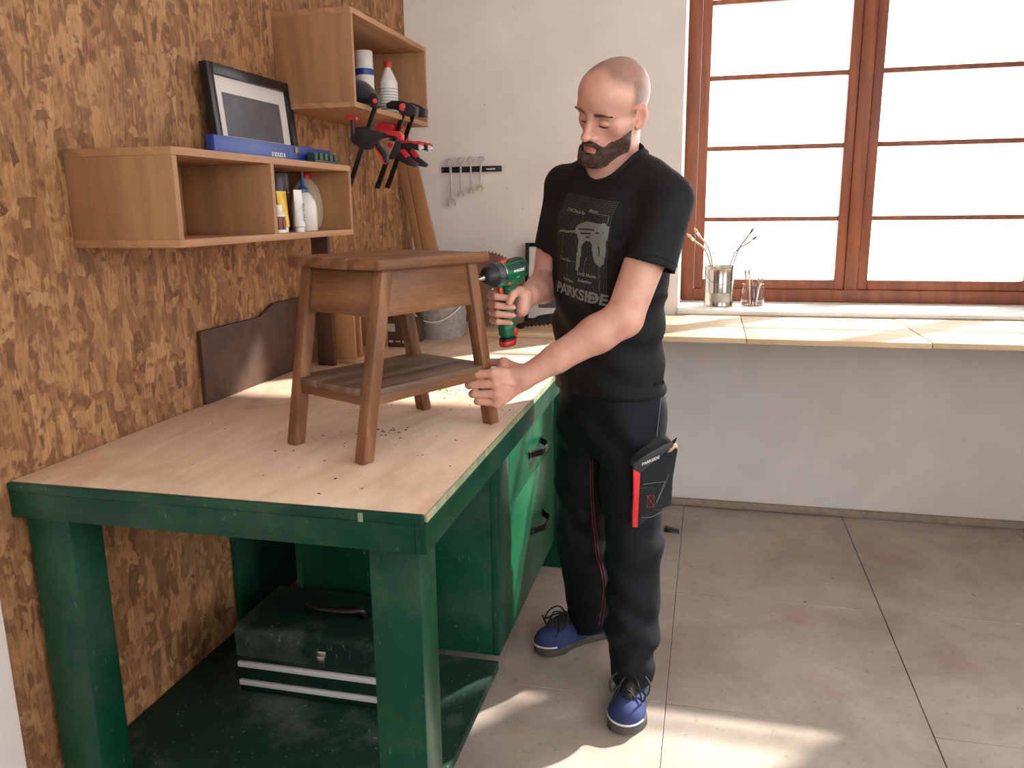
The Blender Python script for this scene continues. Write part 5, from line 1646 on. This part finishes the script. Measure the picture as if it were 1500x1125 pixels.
def clampB():
    t = root('bar_clamp', 'black bar clamp with red handle, right one hanging from the top pine box', 'clamp', (-1.1488, 3.0500, 1.8166), 'bar clamps hanging from the top pine box')
    polyY([(-1.1688, 3.0500, 1.8024), (-1.1523, 3.0500, 1.7993), (-1.2727, 3.0500, 1.5217), (-1.2926, 3.0500, 1.5273)], .008, 'bar', M['clamp_steel'], t, .001)
    polyY([(-1.2258, 3.0500, 1.8396), (-1.2030, 3.0500, 1.8486), (-1.1613, 3.0500, 1.8469), (-1.1232, 3.0500, 1.8330), (-1.1099, 3.0500, 1.8201), (-1.1138, 3.0500, 1.7904), (-1.1360, 3.0500, 1.7912), (-1.1687, 3.0500, 1.8049), (-1.1904, 3.0500, 1.8182), (-1.2238, 3.0500, 1.8220)], .026, 'head', M['clamp_black'], t, .003)
    g = G(); g.cyl((-1.1562, 3.0340, 1.8226), (-1.1608, 3.0460, 1.8241), .0145); g.build('red_button', M['clamp_red'], t, bevel=.001)
    polyY([(-1.1152, 3.0500, 1.8252), (-1.1016, 3.0500, 1.8222), (-1.1056, 3.0500, 1.7901), (-1.1194, 3.0500, 1.7906)], .030, 'jaw_pad', M['grey_cap'], t, .002)
    polyY([(-1.2236, 3.0500, 1.7086), (-1.1901, 3.0500, 1.7025), (-1.1679, 3.0500, 1.6968), (-1.1748, 3.0500, 1.6665), (-1.1985, 3.0500, 1.6416), (-1.2159, 3.0500, 1.6318), (-1.2428, 3.0500, 1.6633)], .030, 'trigger_body', M['clamp_black'], t, .004)
    polyY([(-1.2266, 3.0500, 1.7062), (-1.1931, 3.0500, 1.6975), (-1.2180, 3.0500, 1.6473), (-1.2423, 3.0500, 1.6735)], .034, 'tan_plate', plain('tan_plate', (150, 122, 108), .6), t, .001)
    polyY([(-1.2186, 3.0500, 1.6958), (-1.1991, 3.0500, 1.6901), (-1.2084, 3.0500, 1.6725), (-1.2250, 3.0500, 1.6807)], .036, 'red_mark', M['clamp_red'], t, .0005)
    polyY([(-1.1875, 3.0500, 1.6974), (-1.1398, 3.0500, 1.6985), (-1.0874, 3.0500, 1.6868), (-1.0883, 3.0500, 1.6641), (-1.1023, 3.0500, 1.6619), (-1.1409, 3.0500, 1.6732), (-1.1801, 3.0500, 1.6743)], .022, 'handle', M['clamp_black'], t, .003)
    polyY([(-1.1845, 3.0500, 1.7011), (-1.1397, 3.0500, 1.7022), (-1.0873, 3.0500, 1.6906), (-1.0876, 3.0500, 1.6817), (-1.1400, 3.0500, 1.6934), (-1.1821, 3.0500, 1.6921)], .026, 'red_grip', M['clamp_red'], t, .002)
    polyY([(-1.1014, 3.0500, 1.6834), (-1.0903, 3.0500, 1.6856), (-1.0851, 3.0500, 1.6741), (-1.0926, 3.0500, 1.6604), (-1.1008, 3.0500, 1.6644)], .027, 'white_tip', M['plastic_white'], t, .002)
    polyY([(-1.1919, 3.0500, 1.6619), (-1.1748, 3.0500, 1.6665), (-1.1423, 3.0500, 1.6402), (-1.1069, 3.0500, 1.6138), (-1.1130, 3.0500, 1.6012), (-1.1436, 3.0500, 1.6070), (-1.1823, 3.0500, 1.6259), (-1.2070, 3.0500, 1.6419)], .022, 'trigger', M['clamp_black'], t, .003)
    polyY([(-1.1804, 3.0500, 1.6667), (-1.1634, 3.0500, 1.6713), (-1.1420, 3.0500, 1.6453), (-1.1537, 3.0500, 1.6354)], .026, 'trigger_edge', M['clamp_red'], t, .002)
    polyY([(-1.2834, 3.0700, 1.7580), (-1.2685, 3.0700, 1.7702), (-1.2399, 3.0700, 1.7743), (-1.2094, 3.0700, 1.7606), (-1.2186, 3.0700, 1.7456), (-1.2530, 3.0700, 1.7392), (-1.2811, 3.0700, 1.7477)], .022, 'moving_jaw', M['clamp_red'], t, .004)
    return t
def dup_tree(o, parent=None, off=(0, 0, 0)):
    c = o.copy(); COL.objects.link(c); c.parent = parent
    if parent is None: c.location = Vector(o.location) + Vector(off)
    for ch in list(o.children): dup_tree(ch, c)
    return c
cB = clampB()
cC = dup_tree(cB, None, (.008, .085, 0.003)); cC['label'] = 'black bar clamp mostly hidden behind the right hanging clamp'

# ------------------------------------------------------------------ wrenches on a magnetic rail
rl = root('tool_rail', 'black magnetic tool rail on the white wall with a small white mark', 'tool rail', (-1.1303, 3.8600, 1.6279))
r0, r1 = Vector((-1.2808, 3.8600, 1.6313)), Vector((-0.9809, 3.8600, 1.6245))
G().box((r0.x, 3.851, (r0.z + r1.z) / 2 - .0135), (r1.x, 3.8665, (r0.z + r1.z) / 2 + .0135)).build('rail', M['black'], rl, bevel=.0015)
for x in (r0.x + .008, r1.x - .010):
    G().cyl((x, 3.8495, (r0.z + r1.z) / 2), (x, 3.8515, (r0.z + r1.z) / 2), .004, n=12).build('screw', M['chrome'], rl)
g = G(); put_text(g, 'PARKSIDE', .010, (r1.x - .052, 3.8508, (r0.z + r1.z) / 2 - .0045), (1, 0, 0), (0, 0, 1), (0, -1, 0), .0003, .0002); g.build('lettering', M['print_white'], rl, smooth=0)
M['wr'] = plain('satin_chrome', (200, 195, 190), 0.34, .45, vary=.05, bump=0)
def wrench(top, bot, s, lb):
    top, bot = Vector(top), Vector(bot)
    y = 3.842
    top.y = bot.y = y
    rt = root('combination_wrench', lb, 'wrench', tuple(top), 'combination wrenches on the black rail')
    d = (bot - top).normalized(); a = Vector((d.z, 0, -d.x)); n = Vector((0, -1, 0)); L = (bot - top).length
    # shank
    w = .0048 * s
    g = G(); g.prism([(-w, .008 * s), (w, .008 * s), (w * .8, L * .5), (w, L - .012 * s), (-w, L - .012 * s), (-w * .8, L * .5)], top, a, d, n, -.0025, .0025); g.build('shank', M['wr'], rt, bevel=.0012)
    # ring
    g = G(); N = 28; ro, ri = .0150 * s, .0088 * s; vs_, fs_ = [], []
    for k in range(N):
        q = 2 * math.pi * k / N; c_, s_ = math.cos(q), math.sin(q); rr = ri * (1 + .06 * (k % 2))
        for r_, t_ in ((ro, -.004), (ro, .004), (rr, .004), (rr, -.004)): vs_.append(top + a * r_ * c_ + d * r_ * s_ + n * t_)
    for k in range(N):
        for j in range(4): fs_.append((4 * k + j, 4 * ((k + 1) % N) + j, 4 * ((k + 1) % N) + (j + 1) % 4, 4 * k + (j + 1) % 4))
    g.add(vs_, fs_); g.build('ring_end', M['wr'], rt, bevel=.0005, seg=1)
    # open jaw
    o_ = [(-.006, -.014), (.006, -.014), (.0145, -.006), (.0165, .004), (.0155, .013), (.0085, .0165), (.0075, .004), (.003, -.001), (-.003, -.001), (-.0085, .004), (-.0105, .0150), (-.0165, .010), (-.0165, .002), (-.0135, -.007)]
    g = G(); g.prism([(x * s, z * s) for x, z in o_], bot, a, d, n, -.0035, .0035); g.build('open_jaw', M['wr'], rt, bevel=.0006, seg=1)
M['chrome'].name = 'steel'
wrench((-1.2323, 3.8420, 1.6613), (-1.2305, 3.8420, 1.4766), 1.30, 'largest combination wrench, far left on the black rail')
wrench((-1.1795, 3.8420, 1.6680), (-1.1836, 3.8420, 1.5141), 1.16, 'second combination wrench from the left on the black rail')
wrench((-1.1298, 3.8420, 1.6715), (-1.1308, 3.8420, 1.5290), 1.06, 'third combination wrench from the left on the black rail')
wrench((-1.0764, 3.8420, 1.6732), (-1.0868, 3.8420, 1.5403), .98, 'smallest combination wrench, far right on the black rail')
# small nail holes / plugs left in the plaster
for k, p in enumerate(((-0.9567, 3.8660, 1.5370), (-0.8802, 3.8660, 1.4383), (-1.0611, 3.8660, 1.9236))):
    o = G().cyl((p[0], 3.8625, p[2]), (p[0], 3.8668, p[2]), .0032, n=10).build('wall_plug', plain('beige_plug', (176, 160, 140), .7), None, loc=p)
    tag(o, ['beige wall plug right of the wrench rail, upper', 'beige wall plug right of the wrench rail, lower', 'beige wall plug high on the wall above the wrenches'][k], 'wall plug', 'plugs left in the plaster')

# ------------------------------------------------------------------ boards, crate and bucket behind the stool
M['board_a'] = wood('planed_spruce', (124, 84, 52), (160, 116, 76), 'Z', 0.8, 0.6, grain=0.6)
M['board_b'] = wood('planed_spruce_b', (140, 96, 60), (178, 128, 84), 'Z', 0.7, 0.6, grain=0.6)
M['brownboard'] = plain('brown_hardboard', (70, 44, 28), 0.7, vary=.3, scale=14)
def lean(nm, lb, q, t, mt, grp=None):
    """q: four corners bottom-left, bottom-right, top-right, top-left on the front face"""
    q = [Vector(p) for p in q]; n = (q[1] - q[0]).cross(q[3] - q[0]).normalized()
    if n.y < 0: n = -n
    g = G(); g.hexa([q[0], q[1], q[1] + n * t, q[0] + n * t, q[3], q[2], q[2] + n * t, q[3] + n * t])
    o = g.build(nm, mt, None, bevel=.0015, loc=tuple((q[0] + q[1]) / 2)); tag(o, lb, 'board', grp); return o
lean('leaning_board', 'narrow spruce board leaning in the corner, left of the wider one', [((-1.3049, 3.7000, 0.9104)[0], 3.69, .8805), ((-1.2734, 3.7000, 0.9110)[0], 3.69, .8805), (-1.405, 3.70, 1.655), (-1.4485, 3.70, 1.655)], .018, M['board_a'], 'boards leaning in the corner')
lean('leaning_board', 'wide spruce board leaning in the corner beside the white wall', [((-1.2664, 3.7000, 0.9112)[0], 3.69, .8805), ((-1.1795, 3.7000, 0.9129)[0], 3.69, .8805), ((-1.3500, 3.7000, 1.6417)[0], 3.70, 1.655), (-1.402, 3.70, 1.655)], .018, M['board_b'], 'boards leaning in the corner')
o = G().add([(-1.436, 2.05, .8805), (-1.436, 2.66, .8805), (-1.436, 2.66, 1.135), (-1.436, 2.47, 1.135), (-1.436, 2.38, 1.10), (-1.436, 2.05, 1.10), (-1.448, 2.05, .8805), (-1.448, 2.66, .8805), (-1.448, 2.66, 1.135), (-1.448, 2.47, 1.135), (-1.448, 2.38, 1.10), (-1.448, 2.05, 1.10)],
            [(0, 1, 2, 3, 4, 5), (11, 10, 9, 8, 7, 6)] + [(k, (k + 1) % 6, 6 + (k + 1) % 6, 6 + k) for k in range(6)]).build('hardboard_sheet', M['brownboard'], None, bevel=.001, loc=(-1.44, 2.3, .8805))
tag(o, 'dark brown sheet standing on the bench against the left wall', 'board')
lean('upright_board', 'short brown upright board standing between the bench and the lower pine box', [(-1.395, 2.685, .8805), (-1.33, 2.685, .8805), (-1.33, 2.685, 1.40), (-1.395, 2.685, 1.40)], .02, M['brownboard'])
cr_ = root('pine_crate', 'small pine crate standing on its side on the bench behind the stool', 'crate', (-1.40, 2.90, .8805))
for nm, a, b_ in (('bottom_board', (-1.445, 2.74, .8805), (-1.27, 3.06, .8965)), ('side_board', (-1.445, 2.74, .897), (-1.27, 2.756, 1.13)), ('side_board', (-1.445, 3.044, .897), (-1.27, 3.06, 1.13)), ('top_board', (-1.445, 2.74, 1.1305), (-1.27, 3.06, 1.1465)), ('back_board', (-1.449, 2.757, .897), (-1.4455, 3.043, 1.13))):
    G().box(a, b_).build(nm, M['pine_z'] if 'side' in nm else M['pine'], cr_, bevel=.001)
G().box((-1.32, 2.80, .897), (-1.272, 2.812, 1.13)).build('divider', M['pine_z'], cr_, bevel=.001)
cs = root('wooden_case', 'dark brown worn case with pale marks behind the stool legs', 'case', (-1.32, 3.22, .8805))
G().box((-1.42, 3.12, .8805), (-1.20, 3.30, .985)).build('case_body', M['brownboard'], cs, bevel=.004)
for k in range(7):
    G().box((-1.41 + .030 * k, 3.118, .897 + .002 * (k % 3)), (-1.392 + .030 * k, 3.1199, .906 + .002 * ((k + 1) % 2))).build('pale_mark', plain('pale_mark', (196, 184, 170), .8), cs, smooth=0)
G().box((-1.30, 3.118, .945), (-1.262, 3.1199, .978)).build('paper_label', plain('paper_label', (190, 178, 160), .8, vary=.3, scale=90), cs, smooth=0)
c = (-1.165, 3.43, .8805)
bk = root('metal_bucket', 'grey metal bucket with a white wire handle behind the stool', 'bucket', c)
g = G(); g.lathe(c, [(.098, .012), (.104, 0), (.106, .002), (.128, .215), (.132, .218), (.132, .224), (.127, .224), (.104, .012), (0, .011)], n=48)
def galv():
    m = MatB('galvanised', 0.6, .1); v = m.n('ShaderNodeTexVoronoi'); v.inputs['Scale'].default_value = 60; m.l(m.coords(), v.inputs['Vector'])
    m.color(m.ramp(v.outputs['Color'], [(0.2, lin((150, 147, 144))), (0.8, lin((168, 164, 160)))])); return m.m
g.build('pail', galv(), bk, smooth=50)
P = []
for k in range(17):
    a = math.pi * k / 16
    P.append((c[0] - .134 * math.cos(a), c[1] - .131 * math.sin(a), c[2] + .195 - .115 * math.sin(a) ** 1.2))
g = G(); g.tube(P, .0028, 8); g.build('wire_handle', M['plastic_white'], bk, smooth=180)
for sx in (-1, 1):
    g = G(); g.cyl((c[0] + sx * .125, c[1], c[2] + .195), (c[0] + sx * .137, c[1], c[2] + .195), .012, n=16); g.build('handle_ear', M['chrome'], bk)

# ------------------------------------------------------------------ on the counter
bc = Vector((-0.9925, 3.5800, 1.0784)); R0 = ((-0.9890, 3.5800, 1.2552)[2] - .9025) / 2
sb = root('circular_saw_blade', 'brown circular saw blade standing on the counter behind the drill', 'saw blade', (bc.x, 3.58, .902))
o2 = []
NT = 64
for k in range(NT):
    a = 2 * math.pi * k / NT
    for da_, r_ in ((0, .955), (.25, 1.0), (.42, 1.0), (.46, .955), (.75, .950)):
        q = a + da_ * 2 * math.pi / NT
        o2.append((R0 * r_ * math.cos(q), R0 * r_ * math.sin(q)))
tl = Vector((0, .10, 1)).normalized(); tn = Vector((0, -1, .10)).normalized()
n_ = len(o2); ri = .016; g = G()
vs_ = []
bc2 = Vector((bc.x, 3.58, .9022 + R0))
for t_ in (-.0012, .0012):
    vs_ += [bc2 + Vector((1, 0, 0)) * x + tl * y + tn * t_ for x, y in o2]
for t_ in (-.0012, .0012):
    vs_ += [bc2 + Vector((1, 0, 0)) * ri * math.cos(2 * math.pi * k / n_) + tl * ri * math.sin(2 * math.pi * k / n_) + tn * t_ for k in range(n_)]
fs_ = []
for k in range(n_):
    k2 = (k + 1) % n_
    fs_ += [(k, k2, n_ + k2, n_ + k), (k, 2 * n_ + k, 2 * n_ + k2, k2), (n_ + k, n_ + k2, 3 * n_ + k2, 3 * n_ + k), (2 * n_ + k, 3 * n_ + k, 3 * n_ + k2, 2 * n_ + k2)]
M['rust'] = plain('rusty_steel', (120, 88, 68), .5, .4, vary=.25, scale=18)
g.add(vs_, fs_); g.build('blade', M['rust'], sb, smooth=30)
g = G(); g.lathe(bc2 - tn * .003, [(.016, 0), (.030, 0), (.030, .006), (.016, .006)], tn, 30); g.build('hub_ring', M['rust'], sb)
pf2 = root('picture_frame', 'black picture frame with white mat standing on the counter behind the drill', 'picture frame', (-.72, 3.80, .9025))
xl = (-0.8601, 3.8000, 1.2792)[0]; zt2 = (-0.8601, 3.8000, 1.2792)[2]
pframe(pf2, (xl, 3.80, .9025), (1, 0, 0), Vector((0, .11, 1)).normalized(), Vector((0, -1, .11)).normalized(), .30, zt2 - .902, .018, .016, .05)
sawp = [(-0.8458, 3.5800, 0.9265), (-0.8488, 3.5800, 0.9423), (-0.7909, 3.5800, 0.9591), (-0.7430, 3.5800, 0.9850), (-0.6735, 3.5800, 0.9955), (-0.6171, 3.5800, 0.9965), (-0.6171, 3.5800, 0.9655)]
P0, P1 = Vector((-0.6171, 3.5800, 0.9593)), Vector((-0.8232, 3.5800, 0.9333))
for k in range(12):
    a = P0.lerp(P1, k / 11.0); sawp += [tuple(a + Vector((0, 0, .0))), tuple(P0.lerp(P1, (k + .6) / 11.0) + Vector((0, 0, -.009)))]
tz = min(p[2] for p in sawp)
sawp = [(p[0], p[1], p[2] - tz + .9020) for p in sawp]
hs_ = root('saw_bar', 'black toothed saw bar lying on the counter behind the forearm', 'saw', sawp[0])
polyY(sawp, .012, 'toothed_bar', M['black'], hs_, .0006)
G().box((sawp[0][0] - .01, 3.565, .9020), (sawp[0][0] + .03, 3.595, .918)).build('bar_foot', M['iron'], hs_, bevel=.003)

# ------------------------------------------------------------------ on the window sill
c = Vector((0.0546, 4.0840, 0.9635)); c.y += .05; c = Vector((c.x, min(c.y, 4.14), .9635))
can = root('tin_can', 'shiny tin can with a wire handle holding brushes on the window sill', 'can', tuple(c))
sc4 = 1 / (1180 / 4.1)
rr = (0.1214, 4.1000, 1.0531)[0] - (0.0511, 4.1000, 1.0524)[0]
hh = (0.0468, 4.1000, 1.1556)[2] - .9635
cx4 = (0.0511, 4.1000, 1.0524)[0]; c = Vector((cx4, 4.08, .9635)); can.location = c
g = G(); g.lathe(c, [(rr * .97, 0), (rr, .003), (rr * .985, .008), (rr * .985, hh * .33), (rr, hh * .34), (rr * .985, hh * .35), (rr * .985, hh * .9), (rr * .99, hh * .97), (rr * 1.02, hh * .985), (rr * 1.02, hh), (rr * .95, hh), (rr * .94, hh * .95), (rr * .94, .006), (0, .005)], n=40)
M['tin'] = plain('tin_plate', (160, 155, 148), 0.2, .95, vary=.04, bump=0)
g.build('tin', M['tin'], can, smooth=40)
P = []
for k in range(15):
    a = math.pi * k / 14
    P.append((c[0] - (rr + .004) * math.cos(a), c[1] - (rr + .004) * math.sin(a), c[2] + hh * .78 - .055 * math.sin(a) - .02 * (k / 14.0 - 1) * 1.2))
g = G(); g.tube(P, .0016, 6); g.build('wire_handle', M['chrome'], can, smooth=180)
def brush(lb, p0, p1, p2, wmat, r=.0042, tip=None):
    rt = root('paint_brush', lb, 'brush', p0, 'brushes in the tin can')
    P = spline([p0, p1, p2], 6); n = len(P)
    g = G(); g.tube(P, r, 8, rad=[r * (.7 + .5 * k / n) for k in range(n)]); g.build('handle', wmat, rt, smooth=180)
    d = (Vector(p2) - Vector(p1)).normalized(); e = Vector(p2)
    g = G(); g.tube([e - d * .002, e + d * .016], r * 1.4, 8); g.build('ferrule', M['chrome'], rt, smooth=60)
    g = G(); g.tube([e + d * .0165, e + d * .030, e + d * .046], r, 8, rad=[r * 1.3, r * 1.7, r * .8]); g.build('bristles', tip or wmat, rt, smooth=180)
M['handle_w'] = plain('cream_handle', (158, 130, 98), 0.5, vary=.05); M['handle_y'] = plain('ochre_handle', (150, 106, 48), 0.5, vary=.05)
def inC(dx, dy): return (c[0] + dx, c[1] + dy, c[2] + hh * .25)
brush('cream brush leaning furthest left out of the tin can', inC(-.012, -.01), (-0.0105, 4.0800, 1.2128), (-0.0773, 4.0600, 1.2794), M['handle_w'], .0045)
brush('cream brush leaning left out of the tin can, nearer the middle', inC(-.015, .03), (0.0022, 4.1050, 1.2181), (-0.0533, 4.1400, 1.2993), M['handle_w'], .0045)
brush('slim grey brush leaning right out of the tin can', inC(.025, -.01), (0.1303, 4.0800, 1.2195), (0.1764, 4.0600, 1.2978), M['grey_cap'], .0034, M['grey_cap'])
brush('ochre brush leaning furthest right out of the tin can', inC(.015, .03), (0.1186, 4.1050, 1.2116), (0.1907, 4.1400, 1.2688), M['handle_y'], .0036, M['grey_cap'])
jc = Vector(((0.2122, 4.1000, 1.0541)[0], 4.09, .9635))
jar = root('glass_jar', 'clear glass jar of slim brushes right of the tin can', 'jar', tuple(jc))
def clear():
    m = MatB('clear_glass', 0.03); m.color((1, 1, 1, 1)); m.b.inputs['Transmission Weight'].default_value = 1.0; m.b.inputs['IOR'].default_value = 1.3
    return m.m
g = G(); g.lathe(jc, [(.048, 0), (.054, .004), (.056, .02), (.056, .085), (.050, .095), (.051, .105), (.0485, .105), (.0475, .095), (.0535, .083), (.0535, .02), (.050, .006), (0, .006)], n=36); g.build('glass', clear(), jar, smooth=60)
JC = [((186, 60, 50), -.022, -.01, 'red'), ((40, 60, 120), -.005, -.02, 'blue'), ((222, 200, 150), -.012, .012, 'cream'), ((60, 46, 40), .012, -.016, 'dark brown'), ((230, 226, 216), .022, .01, 'white')]
for k, (rgb, dx, dy, nm) in enumerate(JC):
    b0 = (jc.x + dx * .8, jc.y + dy * .8, jc.z + .008); b1 = (jc.x + dx * 1.25, jc.y + dy * 1.1, jc.z + .075); b2 = (jc.x + dx * 1.7, jc.y + dy * 1.3, jc.z + (.15 if k in (0, 2) else .11))
    rt = root('artist_brush', nm + ' slim brush standing in the glass jar', 'brush', b0, 'slim brushes in the glass jar')
    g = G(); g.tube([b0, b1, b2], .0035, 8); g.build('handle', plain('brush_' + nm.replace(' ', '_'), rgb, .4), rt, smooth=180)
    d = (Vector(b2) - Vector(b1)).normalized(); e = Vector(b2)
    g = G(); g.tube([e + d * .0003, e + d * .015, e + d * .028], .004, 8, rad=[.0042, .0055, .0012]); g.build('bristles', M['handle_w'], rt, smooth=180)

# ------------------------------------------------------------------ tool box under the bench
TY0, TY1, TX0, TX1, TZ = 1.80, 2.06, -1.24, -.765, .1185
tb_ = root('tool_box', 'dark green metal tool box with two drawers on the lower shelf of the bench', 'tool box', ((TX0 + TX1) / 2, 1.93, TZ))
M['tb_green'] = green('tool_box_enamel', (7, 34, 25), 0.25, 0.3)
M['tb_dust'] = green('tool_box_dusty_lid', (16, 38, 30), 1.6, 0.55)
zt = (-0.8162, 1.8000, 0.3168)[2]
zs1a, zs1b = (-0.8222, 1.8000, 0.2000)[2], (-0.8214, 1.8000, 0.2154)[2]
zs2a, zs2b = (-0.8250, 1.8000, 0.1442)[2], (-0.8243, 1.8000, 0.1587)[2]
G().box((TX0, TY0 + .002, TZ), (TX1, TY1, zs1b + .012)).build('body', M['tb_green'], tb_, bevel=.004)
pr = [(TY0 - .003, zs1b + .0125), (TY0 - .004, zt - .012), (TY0 + .006, zt), (TY0 + .02, zt + .004), (TY1 - .02, zt + .006), (TY1, zt - .006), (TY1 + .001, zs1b + .0125)]
g = G(); n = len(pr); g.add([(TX0 - .002, y, z) for y, z in pr] + [(TX1 + .002, y, z) for y, z in pr], [tuple(range(n)), tuple(range(2 * n - 1, n - 1, -1))] + [(k, (k + 1) % n, n + (k + 1) % n, n + k) for k in range(n)])
g.build('lid', M['tb_dust'], tb_, bevel=.003)
for za, zb2, zc in ((zs1a, zs1b, zs2b + .003), (zs2a, zs2b, TZ + .006)):
    d_ = G().box((TX0 + .004, TY0 - .004, zc), (TX1 - .004, TY0 + .0015, za - .0006)).build('drawer', M['tb_green'], tb_, bevel=.002)
    G().box((TX0 + .004, TY0 - .010, za), (TX1 - .004, TY0 + .0015, zb2)).build('pull_strip', plain('aluminium', (206, 202, 202), .4, .1, vary=.04), d_, bevel=.0015)
lx = (-0.9768, 1.7900, 0.2618)[0]; lz = (-0.9768, 1.7900, 0.2618)[2]
g = G(); g.box((lx - .014, TY0 - .011, lz - .004), (lx + .014, TY0 - .0045, lz + .018)); g.build('latch', M['chrome'], tb_, bevel=.002)
g = G(); g.prism([(-.013, .0), (.013, .0), (.009, -.026), (.004, -.032), (-.004, -.032), (-.009, -.026)], (lx, TY0 - .0135, lz + .006), (1, 0, 0), (0, 0, 1), (0, -1, 0), -.003, .004); g.build('latch', M['chrome'], tb_, bevel=.002)
hx = ((-0.9881, 1.9300, 0.3138)[0])
hz = zt + .008
g = G(); g.tube(spline([(hx - .085, 1.915, hz), (hx - .080, 1.905, hz + .022), (hx - .04, 1.895, hz + .020), (hx + .04, 1.895, hz + .020), (hx + .080, 1.905, hz + .022), (hx + .085, 1.915, hz)], 6), .0095, 10); g.build('carry_handle', M['black'], tb_, smooth=180)
for sx in (-.066, .066):
    g = G(); g.tube([(hx + sx - .02, 1.925, hz + .001), (hx + sx - .006, 1.915, hz + .016), (hx + sx + .012, 1.918, hz + .014), (hx + sx + .02, 1.93, hz + .001)], .0045, 8); g.build('handle_bracket', M['chrome'], tb_, smooth=180)
# black rubber wedge on the floor behind the man
wp = Vector((-0.1183, 3.5036, 0.0000))
g = G(); g.add([(wp.x - .035, wp.y - .02, .0005), (wp.x + .035, wp.y - .025, .0005), (wp.x + .035, wp.y + .02, .0005), (wp.x - .035, wp.y + .02, .0005), (wp.x - .03, wp.y - .015, .022), (wp.x - .03, wp.y + .015, .022), (wp.x + .033, wp.y + .015, .006), (wp.x + .033, wp.y - .02, .006)],
                [(0, 3, 2, 1), (4, 7, 6, 5), (0, 1, 7, 4), (1, 2, 6, 7), (2, 3, 5, 6), (3, 0, 4, 5)])
o = g.build('rubber_wedge', M['black'], None, bevel=.002, loc=tuple(wp)); tag(o, 'small black rubber wedge on the floor behind the trouser pocket', 'wedge')
